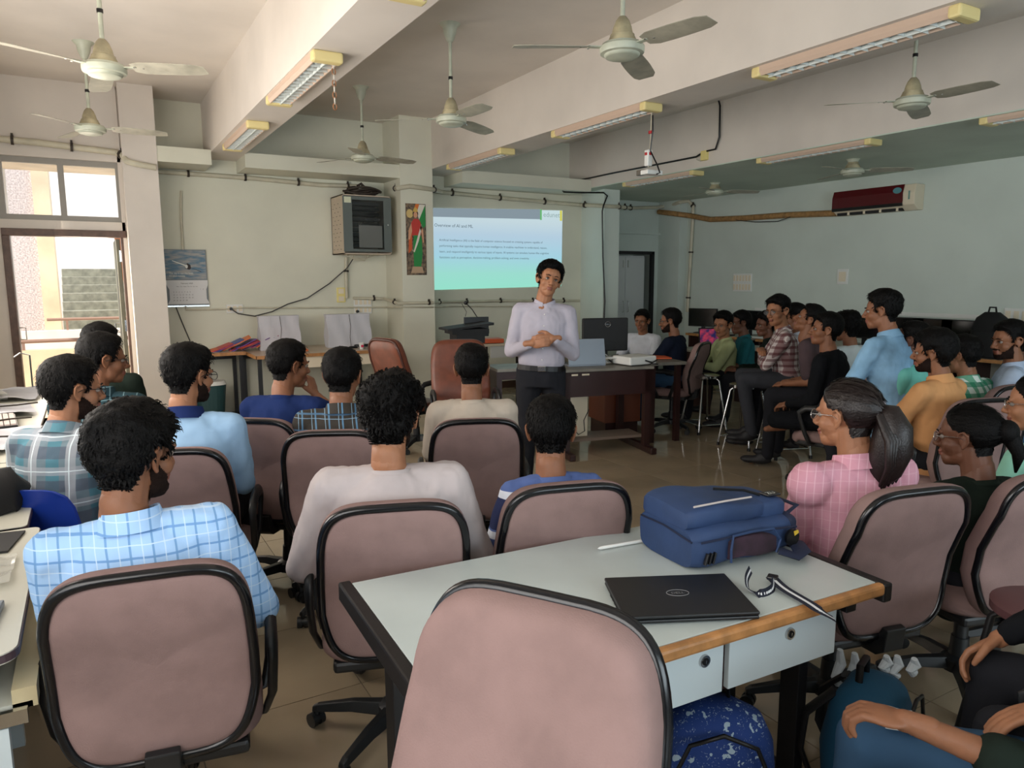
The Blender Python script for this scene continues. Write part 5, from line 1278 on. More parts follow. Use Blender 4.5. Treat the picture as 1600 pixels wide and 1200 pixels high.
def ik(S_, W_, l1, l2, pole):
    d = W_-S_; L = min(d.length, (l1+l2)*.995); dn = d.normalized()
    if d.length > L: W_ = S_+dn*L
    a = (l1*l1-l2*l2+L*L)/(2*L); h = math.sqrt(max(0, l1*l1-a*a))
    p = V(pole)-dn*V(pole).dot(dn); p.normalize()
    return S_+dn*a+p*h, W_
PARTS_STAT = [0]
def person(px_, py_, D, body, face, label, shirt, trousers, skin=1, style='short', seat=.46, stand=False, lean=4, side=0, pitch=4, roll=0, arms='lap', sleeve='long', collar=True,
           beard=0, glasses=False, q=1, legs='sit', fem=False, tufts=None, group=None, hs=1.0, armL=None, armR=None, shoes=True, offh=0, build=1.0, hairm=None, extra=None, Lt=.49, abs_head=None, thigh=.42, buttons=False, hsmooth=0):
    """body / face: turn relative to the view ray, degrees clockwise (0 = back to camera, -90 = facing left)"""
    Wc = P(px_, py_, D=D); vd = viewdeg(px_)
    if abs_head: Wc = V(abs_head); vd = 0
    bh = vd+body; fh = rad(face-body)
    hz = (.94 if stand else seat+.085)
    def pose(Lt, hz):
        T = M.Translation((0, 0, hz)) @ M.Rotation(-rad(lean), 4, 'X') @ M.Rotation(rad(side), 4, 'Y')
        Nn = T @ V((0, .012, Lt+.055))
        Rh = M.Rotation(-fh, 4, 'Z') @ M.Rotation(-rad(pitch), 4, 'X') @ M.Rotation(rad(roll), 4, 'Y')
        hc = Nn+(Rh @ V((0, .018, .105*hs)))
        return T, Nn, Rh, hc
    for _ in range(4):
        T, Nn, Rh, hc = pose(Lt, hz); e = Wc.z-hc.z
        Lt2 = max(.40, min(.56, Lt+e)); e -= (Lt2-Lt); Lt = Lt2; hz += e
    T, Nn, Rh, hc = pose(Lt, hz)
    R = M.Rotation(-rad(bh), 3, 'Z'); o = R @ hc
    loc = V((Wc.x-o.x, Wc.y-o.y, 0))
    t = thing('person', label, 'person', loc, bh, group)
    Hm = M.Translation(hc) @ Rh @ M.Scale(hs, 4)
    b_ = build
    # arms (specs given in world space are brought into the person's frame)
    Ri = R.inverted()
    def tolocal(sp):
        if sp is None or sp[0] != 'world': return sp
        sp = sp[1:]; r_ = [Ri @ (V(sp[0])-loc), tuple(sp[1]), tuple(Ri @ V(sp[2]))]+list(sp[3:4])
        if len(sp) > 4: r_.append(tuple(Ri @ V(sp[4])))
        return tuple(r_)
    armL, armR = tolocal(armL), tolocal(armR)
    sh = {s: T @ V((s*.172*b_, -.005, Lt*.865)) for s in (-1, 1)}
    presets = {'lap': (V((.13, .33, hz+.09)), (.38, -.6, -.7)), 'rest': (V((.235, .25, hz+.13)), (.42, -.5, -.8)), 'front': (V((.045, .33, hz+.14)), (.9, -.3, -.5)),
               'fold': (V((-.06, .22, hz+.24)), (.9, 0, -.5)), 'down': (V((.26, .02, hz-.02)), (.3, -1, 0)), 'knee': (V((.15, .42, hz+.09)), (.6, -.4, -.4)), 'behind': (V((.20, .20, hz+.06)), (.7, -.7, -.3))}
    wr = {}; el = {}; hd_dir = {}
    for s in (-1, 1):
        spec = armL if s < 0 else armR
        w_, pole = presets[arms] if spec is None else spec[:2]
        w_ = V(w_); w_ = V((s*w_.x, w_.y, w_.z)) if spec is None else V(w_)
        pole = V((s*pole[0], pole[1], pole[2]))
        E_, W2 = ik(sh[s], w_, .285, .25, pole); el[s] = E_; wr[s] = W2
        hd_dir[s] = (V(spec[2]) if spec is not None and len(spec) > 2 else (W2-E_)).normalized()
        if abs_head and spec is not None: hd_dir[s] = ((W2-E_).normalized()+hd_dir[s]*.5).normalized()
    # legs
    hip = {s: V((s*.088, .0, hz)) for s in (-1, 1)}
    kn, an, ft = {}, {}, {}
    for s in (-1, 1):
        if stand: kn[s] = V((s*.10, .02, .50)); an[s] = V((s*.11, -.02, .085)); ft[s] = V((s*.13, .13, .03))
        elif legs == 'cross':
            kn[s] = V((s*.24, .36, hz-.02)); an[s] = V((-s*.06, .42-.05*s, hz-.10)); ft[s] = V((-s*.16, .47, hz-.12))
        elif legs == 'stool':
            kn[s] = V((s*.15, .38, hz+.02)); an[s] = V((s*.10, .28, .20)); ft[s] = V((s*.11, .40, .17))
        else:
            kn[s] = V((s*.15, thigh, hz-.01)); an[s] = V((s*.13, thigh+.02, .085)); ft[s] = V((s*.15, thigh+.15, .03))
    # ---- body: one continuous skin mesh
    core = MB()
    core.loft([(-.08, .12, .09, 0), (.05, .14, .095, 0), (Lt*.5, .135, .09, 0), (Lt*.85, .14, .08, 0), (Lt*.97, .07, .055, 0)], n=20, T=T)
    nb = T @ V((0, -.015, Lt-.06)); core.limb([nb, Nn+(Rh @ V((0, -.02, -.01)))], [.060*hs, .055*hs])
    for s in (-1, 1):
        core.limb([sh[s], el[s], wr[s]], [.045, .036, .0245], 12)
        core.limb([hip[s], kn[s], an[s]], [.074, .052, .036], 12)
        a = an[s]; core.limb([a, (a+ft[s])/2+V((0, 0, .004)), ft[s]], [.036, .032, .024], 10)
        core.limb([T @ V((0, -.005, Lt*.86)), sh[s]], [.06, .045], 12)
    me = remesh(core, .0105 if q else .014, 2, 'body')
    me.materials.clear(); me.materials.append(skinmat(skin)); me.materials.append(m_lip)
    bm = bmesh.new(); bm.from_mesh(me)
    def addm(vs, fs, Mx, mi=0, lipf=None, flip=False):
        vv = [bm.verts.new(Mx @ v) for v in vs]
        for f in fs:
            try: fc_ = bm.faces.new([vv[i] for i in (reversed(f) if flip else f)])
            except ValueError: continue
            fc_.smooth = True
            if lipf is not None:
                c = sum((vs[i] for i in f), V())/len(f)
                if lipf(c): fc_.material_index = 1
    hv, hn, hf = base_head(q, fem)
    addm(hv, hf, Hm, lipf=lambda c: abs(c.x) < .0235 and c.y > .083 and -.0755 < c.z < -.0535)
    for s in (-1, 1):
        spec = armL if s < 0 else armR
        curl = .45; palm = V((-s*.5, 0, -1))
        if spec is not None and len(spec) > 3: curl = spec[3]
        if spec is not None and len(spec) > 4: palm = V(spec[4])
        vs_, fs_ = hand_mesh(curl, .0042 if q else .006)
        y = hd_dir[s]; z = (-palm); z = (z-y*z.dot(y)).normalized(); x = y.cross(z)
        Rm = M((x, y, z)).transposed().to_4x4()
        sc = M.Scale(-1, 4, (1, 0, 0)) if s > 0 else M.Identity(4)
        addm(vs_, fs_, M.Translation(wr[s]) @ Rm @ sc @ M.Scale(.98, 4), flip=(s > 0))
    bm.to_mesh(me); bm.free()
    me.polygons.foreach_set('use_smooth', [True]*len(me.polygons))
    link('body', me, t)
    # ---- hair, brows, beard, eyes
    rnd = int(px_)
    tf = tufts if tufts is not None else {2: 1500, 1: 500, 0: 220}[q]
    hb, br, bd = hair_parts(q, style, rnd, tf, fem, beard)
    hm_ = hairm or m_hair
    if extra: extra(hb, fem)
    hb.v = [Hm @ v for v in hb.v]; hb.build('hair', hm_, t, smooth=80)
    showface = abs(((face+180) % 360)-180) > 25
    if showface:
        br.v = [Hm @ v for v in br.v]; br.build('eyebrows', m_hair, t, smooth=True)
        for s in (-1, 1):
            e_ = MB().ell((s*.031, .0758, .0015), (.0118, .0118, .0090), n=14, m=10); 
            e_.cur = 1; e_.ell((s*.0305, .0815, .0015), (.0066, .0066, .0066), n=12, m=8)
            e_.v = [Hm @ v for v in e_.v]; e_.build('eye', [m_eyew, m_iris], t, smooth=True)
    if bd.v: bd.v = [Hm @ v for v in bd.v]; bd.build('beard', m_beard, t, smooth=True)
    if glasses:
        g = MB()
        for s in (-1, 1):
            g.tube([(s*.033+.023*math.cos(a), .103-abs(.023*math.cos(a)*s+0)*.12, .000+.018*math.sin(a)) for a in [2*pi*k/20 for k in range(20)]], .0013, 6, closed=True)
            g.tube([(s*.056, .100, .004), (s*.072, .085, .008), (s*.081, .01, .010), (s*.083, -.015, -.002)], .0014, 6)
        g.tube([(-.010, .104, .004), (0, .106, .006), (.010, .104, .004)], .0013, 6)
        g.v = [Hm @ v for v in g.v]; go = g.build('glasses', m_black if glasses is True else m_steel, t)
        for s in (-1, 1):
            ln = MB().prism([(s*.033+.022*math.cos(2*pi*k/16), .017*math.sin(2*pi*k/16)) for k in range(16)], (0, .103, 0), (1, 0, 0), (0, 0, 1), .0008)
            ln.v = [Hm @ v for v in ln.v]; ln.build('lens', mat('clear_lens', (200, 206, 210), .1, spec=.2, alpha=.07), go)
    # ---- shirt
    sm = MB()
    k = b_
    if stand: sm.loft([(.045, .160*k, .116*k, .0), (.075, .172*k, .124*k, .0), (Lt*.30, .168*k, .120*k, .0), (Lt*.52, .172*k, .122*k, 0), (Lt*.74, .184*k, .118*k, -.004), (Lt*.86, .170*k, .098*k, -.008), (Lt*.94, .108*k, .076*k, -.012), (Lt*1.0, .078, .068, -.010)], n=28, T=T)
    else: sm.loft([(-.13, .160*k, .115*k, .0), (-.02, .172*k, .125*k, .0), (Lt*.28, .155*k, .112*k, .0), (Lt*.52, .168*k, .120*k, 0), (Lt*.74, .184*k, .118*k, -.004), (Lt*.86, .170*k, .098*k, -.008), (Lt*.94, .108*k, .076*k, -.012), (Lt*1.0, .078, .068, -.010)], n=28, T=T)
    for s in (-1, 1):
        sm.limb([T @ V((s*.04, -.01, Lt*.90)), sh[s]], [.060, .066*k], 14)
        if sleeve == 'long': sm.limb([sh[s], el[s], el[s]+(wr[s]-el[s])*.90], [.066*k, .053*k, .037], 14)
        elif sleeve == 'half':
            sm.limb([sh[s], el[s], el[s]+(wr[s]-el[s])*.35], [.066*k, .056*k, .052], 14)
        else: sm.limb([sh[s], sh[s]+(el[s]-sh[s])*.78], [.067*k, .062*k], 14)
    if fem == 'puff':
        for s in (-1, 1): sm.ell(sh[s]+V((s*.01, 0, -.01)), (.085, .078, .085))
    me = remesh(sm, {2: .0085, 1: .0105, 0: .014}[q], 4, 'shirt', .5)
    rough_cloth(me, .008 if sleeve != 'none' else .003, 15, rnd*.37)
    me.materials.clear(); me.materials.append(shirt[0] if isinstance(shirt, (list, tuple)) else shirt)
    me.polygons.foreach_set('use_smooth', [True]*len(me.polygons))
    so_ = link('shirt', me, t); sm0 = shirt[0] if isinstance(shirt, (list, tuple)) else shirt
    # collar
    cm = shirt[1] if isinstance(shirt, (list, tuple)) and len(shirt) > 1 else sm0
    cb = MB(); nC = 28; rings = []
    Tc = T @ M.Translation((0, -.012, Lt*.97)) @ M.Rotation(rad(-10), 4, 'X')
    if collar:
        prof = ((.072, -.012), (.068, .040), (.070, .044), (.080, .012), (.090, -.008))
    else: prof = ((.074, -.006), (.070, .014), (.067, .014), (.072, -.008))
    open_ = .38 if collar and showface else 0
    for r_, z in prof:
        rings.append([Tc @ V((math.sin(a)*r_*1.0, math.cos(a)*r_*.94, z-(.018*max(0, math.cos(a))**4 if collar else 0))) for a in [open_/2+(2*pi-open_)*i/(nC-1) for i in range(nC)]])
    vs = [p for r in rings for p in r]
    cb.add(vs, [(j*nC+i, j*nC+i+1, (j+1)*nC+i+1, (j+1)*nC+i) for j in range(len(rings)-1) for i in range(nC-1)])
    cb.build('collar', cm, so_, smooth=80)
    if buttons:
        for i in range(5):
            z = Lt*.84-i*.078; yy = .112+.006*math.sin(i)
            MB().ell(T @ V((0, yy+(.012 if z < Lt*.8 else -.012), z)), (.005, .003, .005), n=10, m=6).build('button', m_white, so_)
    # ---- trousers
    tr_ = MB(); tr_.ell((0, -.01, hz), (.168*k, .125*k, .115)) 
    for s in (-1, 1):
        tr_.limb([hip[s]+V((0, -.01, 0)), kn[s], kn[s]+(an[s]-kn[s])*(.97 if shoes is not None else .80)], [.094, .067, .050], 14)
    if stand: tr_.loft([(-.10, .158, .115, 0), (.06, .156, .112, 0)], n=24, T=T)
    me = remesh(tr_, .0125 if q else .016, 3, 'trousers'); rough_cloth(me, .006, 12, rnd*.2)
    me.materials.clear(); me.materials.append(trousers); me.polygons.foreach_set('use_smooth', [True]*len(me.polygons)); link('trousers', me, t)
    if shoes:
        for s in (-1, 1):
            d = (ft[s]-an[s]); d.z = 0; d.normalize(); c = an[s]+d*.045; c.z = an[s].z-.035
            a_ = math.atan2(-d.x, d.y); Rz = M.Rotation(a_, 3, 'Z')
            mbs = MB().ell(c+Rz @ V((0, -.01, .02)), (.042, .07, .052), Rz).ell(c+Rz @ V((0, .10, -.002)), (.046, .085, .034), Rz).ell(c+Rz @ V((0, .035, .0)), (.044, .12, .036), Rz)
            for v_ in mbs.v: v_.z = max(v_.z, c.z-.045)
            me = remesh(mbs, .012, 2, 'shoe'); me.materials.clear(); me.materials.append(mat('dark_shoe', (28, 28, 32), .6)); me.polygons.foreach_set('use_smooth', [True]*len(me.polygons)); link('shoe', me, t)
    t['loc_info'] = '%.2f %.2f' % (loc.x, loc.y); del t['loc_info']
    return dict(t=t, loc=loc, head=bh, T=T, Lt=Lt, hz=hz, Hm=Hm, wr=wr, el=el, k=b_)
def put_chair(pr_, label, back=.06, dx=0, dh=0, group='mauve office chairs', z=None):
    """office chair under a seated person"""
    h = pr_['head']+dh; l = pr_['loc']; a = rad(h)
    zz = 0
    o = chair(l.x+math.sin(a)*(.09-back)+math.cos(a)*dx, l.y+math.cos(a)*(.09-back)-math.sin(a)*dx, h, label, group)
    return o

m_dark = cloth('charcoal_trousers', (36, 37, 42)); m_jean = cloth('blue_denim', (58, 88, 118)); m_navyt = cloth('navy_tee', (26, 44, 92)); m_blacktee = cloth('black_tee', (20, 22, 26))
m_blueplaid = plaid('pale_blue_check', (164, 200, 240), [('u', .052, 0, .10, (112, 156, 204), .9), ('v', .058, .3, .10, (108, 152, 204), .9), ('u', .052, .45, .05, (200, 222, 246), .8), ('v', .058, .75, .05, (200, 222, 246), .8)])
m_oliveplaid = plaid('olive_check', (58, 54, 50), [('u', .062, 0, .12, (96, 140, 176), .8), ('u', .062, .25, .05, (150, 184, 208), .7), ('v', .075, .1, .10, (84, 118, 150), .8), ('v', .075, .32, .04, (140, 170, 196), .7)])
m_tealplaid = plaid('teal_grey_check', (104, 122, 132), [('u', .15, 0, .35, (70, 122, 138), .8), ('v', .13, .1, .35, (78, 84, 100), .7), ('u', .15, .5, .25, (160, 164, 170), .7), ('v', .13, .6, .25, (156, 160, 168), .6), ('u', .15, .42, .03, (206, 220, 226), .9), ('v', .13, .5, .03, (206, 220, 226), .9)])
m_darkplaid = plaid('dark_teal_check', (34, 58, 66), [('u', .06, 0, .08, (120, 150, 158), .7), ('v', .06, .1, .08, (120, 150, 158), .7)])
m_maroon = plaid('maroon_white_check', (196, 186, 184), [('u', .055, 0, .42, (104, 52, 56), .7), ('v', .055, .1, .42, (92, 42, 48), .7), ('u', .055, .15, .06, (230, 226, 222), .8)])
m_greenchk = plaid('green_white_check', (200, 214, 206), [('u', .07, 0, .45, (44, 140, 104), .8), ('v', .07, .1, .45, (36, 124, 90), .8)])
m_pink = plaid('pink_stripe', (206, 150, 166), [('u', .026, 0, .12, (232, 196, 208), .5), ('v', .034, 0, .08, (226, 186, 198), .35)], sx=.73, sy=-.68)
m_stripe = plaid('blue_white_stripe', (84, 104, 158), [('v', 1.0, .165, .028, (214, 220, 232), 1), ('v', 1.0, .285, .12, (40, 48, 84), 1), ('v', 1.0, .32, .028, (214, 220, 232), 1)])
m_whitetee = cloth('off_white_long_tee', (186, 176, 176)); m_creamtee = cloth('cream_tee', (190, 178, 164)); m_sky = cloth('sky_jersey', (160, 196, 230)); m_navycol = cloth('navy_collar', (30, 46, 96))
m_lav = cloth('pale_lavender_shirt', (176, 172, 184), amt=.05); m_denimshirt = cloth('light_denim_shirt', (142, 186, 220), amt=.2); m_orange = cloth('peach_orange_shirt', (206, 152, 102)); m_mint = cloth('mint_tee', (112, 190, 178))
m_limeshirt = cloth('pale_green_shirt', (180, 190, 142)); m_mauvetee = cloth('mauve_brown_tee', (84, 70, 74)); m_white2 = cloth('white_tee', (208, 214, 224)); m_pblue = cloth('pale_blue_white_shirt', (168, 184, 206)); m_tealvest = cloth('teal_vest', (34, 96, 104)); m_mintg = cloth('mint_kurta', (150, 212, 190)); m_dkgreen = cloth('dark_green_kurta', (26, 36, 30)); m_wblue = cloth('white_blue_tee', (210, 220, 222))

# --- left and centre group, seen from behind
p1 = person(212, 712, 1.90, 7, 50, 'student in a pale blue checked shirt, back to the camera, lower left', m_blueplaid, m_dark, 1, 'thick', q=2, beard=.6, arms='rest', build=1.06, hs=1.02, pitch=6, lean=-3, side=-4, armL=(V((-.20, .26, .66)), (.0, -.6, -.8)))
put_chair(p1, 'mauve office chair under the pale blue checked shirt, lower left', dh=0, dx=.025)
p2 = person(612, 652, 2.38, -2, 16, 'student in an off-white long-sleeved tee with curly hair, centre foreground', m_whitetee, m_dark, 0, 'curly', q=2, collar=False, arms='rest', beard=.6, build=1.10, lean=-3, pitch=8, hs=1.0)
put_chair(p2, 'mauve office chair behind the off-white long-sleeved tee', back=.02)
p3 = person(861, 675, 2.64, -18, 2, 'boy in a blue and white striped tee, back to the camera beside the white table', m_stripe, m_dark, 1, 'short', q=2, collar=False, sleeve='short', arms='lap', build=.84, hs=.97, pitch=8)
put_chair(p3, 'mauve office chair in front of the white table, behind the striped tee', back=.01, dx=-.03)
p4 = person(296, 588, 3.15, 12, 52, 'student with glasses in a sky blue jersey with a navy collar', [m_sky, m_navycol], m_dark, 0, 'side', q=1, glasses=True, beard=.5, arms='lap', build=1.05)
put_chair(p4, 'mauve office chair behind the sky blue jersey')
p5 = person(452, 572, 3.80, 25, 62, 'student in a navy tee resting his chin on his hand', m_navyt, m_dark, 1, 'short', q=1, collar=False, sleeve='short', arms='lap', armR=(V((.10, .22, .98)), (.8, .2, -.8), (-.3, .1, 1), .8), lean=8)
put_chair(p5, 'mauve office chair left of the navy tee', dh=0)
p6 = person(536, 588, 3.50, 8, 20, 'student in an olive shirt with blue window checks', m_oliveplaid, m_dark, 1, 'short', q=1, arms='lap', build=1.0)
put_chair(p6, 'mauve office chair behind the olive checked shirt')
p7 = person(737, 578, 3.75, -4, 2, 'student in a cream short-sleeved tee in front of the presenter', m_creamtee, m_dark, 1, 'short', q=1, collar=False, sleeve='short', arms='lap', build=1.0, hs=.97)
put_chair(p7, 'mauve office chair behind the cream tee')
p8 = person(114, 610, 3.02, 36, 72, 'bearded student with glasses in a teal and grey checked shirt at the left edge', m_tealplaid, m_dark, 0, 'short', q=1, beard=1, glasses=True, arms='lap', lean=12, build=1.02, hs=1.05)
p9 = person(162, 563, 3.62, 20, 78, 'student with glasses in a dark checked shirt, second from the open door', m_darkplaid, m_dark, 1, 'short', q=1, glasses=True, arms='lap')
p10 = person(160, 540, 4.35, 15, 50, 'student mostly hidden behind the others near the open door, only dark hair showing', m_dkgreen, m_dark, 1, 'short', q=0, arms='lap')
# --- presenter
pr_ = person(858, 438, 5.05, 178, 168, 'presenter in a pale lavender shirt standing with clasped hands', m_lav, m_dark, 0, 'side', stand=True, q=2, roll=-14, pitch=-4, lean=-2, side=-3, buttons=True, build=.97,
    armR=(V((.07, .21, 1.165)), (.55, -.5, -.8), (-.9, .25, .10), .55, (0, -1, -.15)), armL=(V((-.08, .20, 1.195)), (.55, -.5, -.8), (.9, .30, -.05), .45, (0, -1, -.1)))
b_ = MB(); Tb = pr_['T']; 
b_.loft([(.018, .170, .124, 0), (.054, .170, .124, 0)], n=28, T=Tb); b_.build('belt', m_black, pr_['t'])
MB().box(Tb @ V((0, .127, .036)), (.055, .010, .038)).build('belt_buckle', m_steel, pr_['t'], bevel=.004)

# --- right side
g1 = person(1322, 650, 2.56, -42, -64, 'student with a ponytail in a pink checked blouse, back to the camera', m_pink, m_dark, 0, 'pony', q=2, fem='puff', collar=True, sleeve='half', glasses='steel', arms='lap', build=.99, tufts=1500, hairm=m_hairb, pitch=2,
    extra=lambda hb, f: (hb.tube([(0.005, -.108, .028), (.012, -.135, .022), (.018, -.152, -.03), (.018, -.150, -.10), (.012, -.128, -.17), (.004, -.105, -.215), (0, -.09, -.245)], [.026, .044, .062, .068, .060, .040, .008], 18),
                         [hb.tube([(-.03+.06*k/11, -.125-.02*math.sin(k*.3), .02), (-.058+.13*k/11, -.175-.016*math.sin(k*.3), -.06), (-.055+.125*k/11, -.175, -.15), (-.030+.075*k/11, -.13, -.235-.02*(k % 3))], [.012, .015, .012, .002], 6) for k in range(12)]))
put_chair(g1, 'mauve office chair behind the pink blouse, with a white rag tied beneath', back=.02)
Hm = g1['Hm']
s_ = MB().tube([(.006+.026*math.cos(a)*(1+.15*math.sin(6*a)), -.116, .028+.026*math.sin(a)*(1+.15*math.cos(5*a))) for a in [2*pi*k/30 for k in range(30)]], .0105, 8, closed=True)
s_.v = [Hm @ v for v in s_.v]; s_.build('hair_scrunchie', mat('white_print_cloth', (214, 206, 214), .9, noise_amt=.6, noise_scale=70, col2=(90, 80, 96)), g1['t'], smooth=True)
c_ = MB().box((.03, -.075, .095), (.03, .008, .006)); c_.v = [Hm @ v for v in c_.v]; c_.build('hair_clip', m_steel, g1['t'])
g2 = person(1512, 683, 2.78, -46, -76, 'student in a black dress with a low hair bun, glasses glinting', m_dkgreen, m_dark, 2, 'bun', q=2, fem=True, collar=False, sleeve='half', glasses='steel', arms='lap', build=.90, tufts=900,
    extra=lambda hb, f: (hb.ell((0, -.128, .03), (.046, .040, .046)), hb.tube([(0, -.14, .01), (.004, -.165, -.05), (.0, -.155, -.12)], [.03, .024, .004], 10)))
put_chair(g2, 'mauve office chair behind the black dress, second from the right edge')
g3 = person(1618, 632, 3.05, -60, -84, 'student in a mint kurta with glasses and an earring at the right edge', m_mintg, m_dark, 0, 'bun', q=1, fem=True, collar=False, glasses='steel', arms='lap', build=.92,
    extra=lambda hb, f: hb.ell((0, -.12, .02), (.04, .035, .04)))
put_chair(g3, 'mauve office chair cut off by the right edge of the photo')
r1 = person(1458, 551, 4.25, -62, -82, 'bearded student in a peach orange shirt with hands joined', m_orange, m_dark, 1, 'thick', q=1, beard=.9, arms='front', lean=4, roll=-6, pitch=2)
put_chair(r1, 'mauve office chair behind the peach orange shirt', dh=18)
r2 = person(1424, 532, 4.75, -65, -80, 'student in a mint tee between the denim and orange shirts', m_mint, m_dark, 2, 'crop', q=1, collar=False, sleeve='short', arms='lap', pitch=-8)
r3 = person(1502, 556, 4.75, -55, -75, 'student in a green and white checked shirt behind the orange shirt', m_greenchk, m_dark, 1, 'short', q=1, arms='lap')
put_chair(r3, 'mauve office chair behind the green and white checked shirt')
r4 = person(1378, 486, 4.75, -60, -84, 'student in a light denim shirt sitting high on a stool in profile', m_denimshirt, m_dark, 1, 'side', q=1, seat=.60, arms='front', legs='stool', lean=8, build=1.0)
r5 = person(1290, 516, 5.45, -70, -98, 'barefoot student in a black tee sitting cross-legged on a chair', m_blacktee, m_blacktee, 1, 'short', q=1, collar=False, arms='lap', legs='cross', lean=10, pitch=-6, shoes=None)
put_chair(r5, 'mauve office chair under the barefoot student in black')
r6 = person(1264, 500, 6.0, -75, -92, 'student in a mauve-brown tee leaning forward and looking down', m_mauvetee, m_dark, 1, 'short', q=1, collar=False, sleeve='short', arms='lap', seat=.55, lean=22, pitch=-22)
r7 = person(1240, 497, 6.7, -80, -95, 'dark-haired student hidden behind the one looking down', m_white2, m_dark, 1, 'short', q=0, arms='lap', seat=.55, lean=10)
r8 = person(1215, 487, 6.45, -95, -140, 'student with glasses in a maroon and white checked shirt on a stool', m_maroon, cloth('grey_trousers', (60, 62, 68)), 0, 'side', q=1, seat=.60, glasses=True, arms='fold', legs='stool', lean=8, roll=4, hs=1.06)
s3 = ctree(s0); place(s3, (r8['loc'].x, r8['loc'].y, 0), 20, 'steel stool under the student in the maroon checked shirt', 'steel stools')
r9 = person(1196, 508, 7.6, -90, -120, 'dark-faced student half hidden behind the maroon checked shirt', m_dkgreen, m_dark, 2, 'curly', q=0, arms='lap')
r10 = person(1322, 512, 6.3, -50, -60, 'curly-haired student in a white tee with a blue band, facing away', m_wblue, m_dark, 1, 'curly', q=1, collar=False, sleeve='short', arms='lap')
r11 = person(1129, 508, 8.0, -108, -150, 'student in a pale green shirt holding a phone', m_limeshirt, m_dark, 0, 'side', q=1, arms='front', lean=2, hs=1.1)
r12 = person(1157, 505, 8.6, -100, -110, 'student in a teal vest behind the pale green shirt', m_tealvest, m_dark, 2, 'short', q=0, arms='lap', sleeve='short', hs=1.1)
r13 = person(1047, 502, 7.6, -70, -88, 'bearded student with glasses in a navy tee beside the monitor', cloth('dark_navy_tee', (20, 28, 46)), m_jean, 1, 'short', q=1, beard=.7, glasses=True, collar=False, sleeve='short', arms='front')
put_chair(r13, 'chair behind the navy tee by the presenter desk')
r14 = person(1003, 502, 8.5, -150, -160, 'student in a white tee half hidden by the desk monitor', m_white2, m_dark, 1, 'short', q=1, collar=False, sleeve='short', arms='front')
r15 = person(1576, 533, 4.75, -95, -128, 'bearded student in a pale blue and white shirt near the right edge', m_pblue, m_jean, 1, 'short', q=1, beard=.9, arms='lap', lean=-2)
r16 = person(1603, 560, 5.5, -80, -115, 'student cut off by the right edge behind the pale blue shirt', m_mauvetee, m_dark, 2, 'short', q=0, arms='lap')
# --- seated at the bottom right, mostly outside the frame
m_rip = mat('ripped_white_threads', (196, 204, 208), .95, bump=.8, bump_scale=60)
ga = person(0, 0, 1, -30, -30, 'student in black trousers at the bottom right, hand with a ring on the knee', m_blacktee, m_dark, 0, 'bun', q=1, fem=True, collar=False, arms='knee', abs_head=(2.09, .56, 1.24), build=.9,
    armL=(V((-.20, .33, .66)), (-.9, -.5, -.3), (.25, .95, -.12), .18, (-.1, 0, -1)))
put_chair(ga, 'mauve office chair out of frame under the student with the ring')
gb = person(0, 0, 1, -40, -50, 'student in dark green top and ripped blue jeans at the bottom edge', m_dkgreen, m_jean, 1, 'side', q=1, collar=False, sleeve='half', arms='knee', abs_head=(1.67, .58, 1.06), build=.88, seat=.42, lean=14, thigh=.53, armR=(V((.26, .20, .50)), (.5, -.6, -.5)),
    armL=('world', (1.425, .80, .675), (-.1, -.5, -.9), (-.58, .76, -.30), .7, (0, 0, -1)))
put_chair(gb, 'mauve office chair out of frame under the student in ripped jeans')
for g_, s in ((gb, -1), (gb, 1)):
    hz = g_['hz']; kz = hz+.052
    c = V((s*.15, .37, kz))
    rumple_ = rumple(.10, .07, 12, 8, .008, 30, s*2.0)
    for v_ in rumple_.v:
        v_.z += kz+.004-(abs(v_.x)*3.2)**2*.6*.2; v_.x += s*.145; v_.y += .46
    rumple_.build('ripped_patch', m_rip, g_['t'])
rg = MB().tube([(.725*0, .0, .0), (0, 0, .001)], .001)
MB().tube([(.0105*math.cos(a), 0, .0105*math.sin(a)) for a in [2*pi*k/14 for k in range(14)]], .0012, 6, closed=True)
# brown leather chairs, blue plastic chair, empty foreground chair
nc = make_chair(m_mauve, m_rim, rs=.992); place(nc, (.345, .81, 0), 238, 'empty mauve office chair turned sideways in the near foreground', 'mauve office chairs'); nc.scale = (1.0, 1.0, 1.115)
lc_ = make_chair(m_leather, mat('brown_piping', (70, 38, 30), .4), k=dict(z1=1.07, wt=.25, wm=.262, wb=.24)); lc_['label'] = '-'
place(lc_, (2.70, 5.45, 0), 198, 'brown leather office chair facing the camera behind the cream tee', 'brown leather chairs')
l2_ = ctree(lc_); place(l2_, (2.62, 6.35, -.0), 75, 'brown leather office chair turned away beside the wall table', 'brown leather chairs')
m_bluep = mat('blue_plastic', (26, 56, 150), .4)
bc = thing('plastic_chair', 'blue plastic chair under the bearded student in teal and grey checks', 'chair', (p8['loc'].x+.06, p8['loc'].y+.03, 0), p8['head']+8)
mb = MB(); nx, nz = 12, 10; vs = []
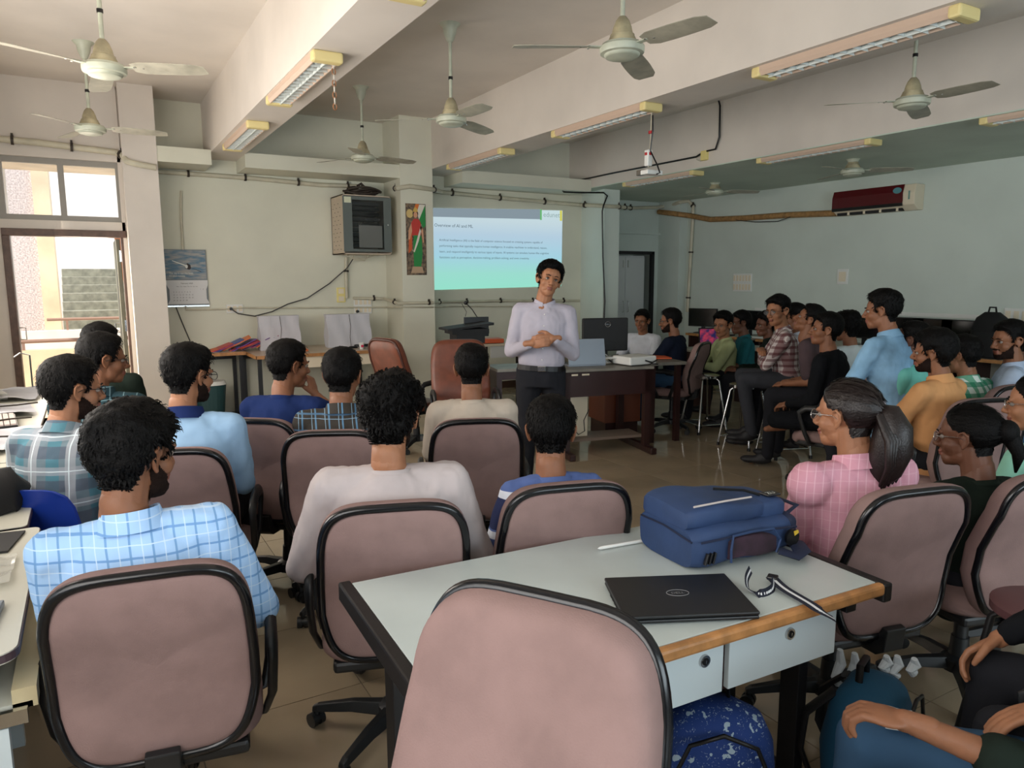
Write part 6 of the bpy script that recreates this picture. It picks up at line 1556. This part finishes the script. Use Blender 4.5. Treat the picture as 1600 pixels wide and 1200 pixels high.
for sgn in (0, 1):
    for j in range(nz+1):
        z = .42+.40*j/nz
        for i in range(nx+1):
            u = -1+2*i/nx; w_ = .20*(1-.10*abs(j/nz-.4))*(1 if j < nz-1 else .9)
            vs.append((u*w_, -.17-.10*j/nz+.06*u*u-.012*sgn, z-(.03*u**6 if j == nz else 0)))
o_ = (nx+1)*(nz+1)
fs = []
for j in range(nz):
    for i in range(nx):
        a = j*(nx+1)+i; fs.append((a, a+1, a+nx+2, a+nx+1)); fs.append((o_+a, o_+a+nx+1, o_+a+nx+2, o_+a+1))
for i in range(nx): fs.append((i, o_+i, o_+i+1, i+1)); a = nz*(nx+1)+i; fs.append((a, a+1, o_+a+1, o_+a))
for j in range(nz): a = j*(nx+1); fs.append((a, a+nx+1, o_+a+nx+1, o_+a)); a += nx; fs.append((a, o_+a, o_+a+nx+1, a+nx+1))
mb.add(vs, fs).build('backrest', m_bluep, bc, smooth=True)
MB().bb((-.22, -.20, .40), (.22, .24, .43)).build('seat', m_bluep, bc, bevel=.012)
for sx in (-1, 1):
    for yy in (-.18, .2): MB().ring((sx*.19, yy, .41), (sx*.23, yy*1.2, 0), .016, .013, 10).build('leg', m_metal, bc)
# stool at the bottom right edge
s2 = make_stool(.61, .16, .23, seat=mat('maroon_seat', (104, 70, 72), .35), leg=m_metal, name='metal_stool'); place(s2, (2.46, .98, 0), 12, 'black tube stool with a maroon seat at the right edge')
# white rags tied under the pink student's chair, holding the teal bag
rgs = thing('white_rag', 'torn white cloth tied under the pink-blouse chair', 'cloth', P(1385, 1030, Z=.40))
for dx, dy, l in ((0, 0, .05), (.03, .01, .07), (-.07, .0, .10), (-.09, .02, .12), (.06, .0, .05)):
    b0_ = V((dx, -dx*.9+dy, .01)); MB().tube([b0_, b0_+V((.01, 0, -l*.4)), b0_+V((-.012, .006, -l*.8)), b0_+V((.004, 0, -l))], [.010, .018, .012, .016], 9, flat=.75).build('rag_strip', m_rip, rgs)
for i, p_ in enumerate(() and (p1, p2, p3, g1, r1, r4, r8, r11, pr_)): print('LOC', i, p_['loc'], round(p_['head']), round(p_['hz'], 2), round(p_['Lt'], 2))
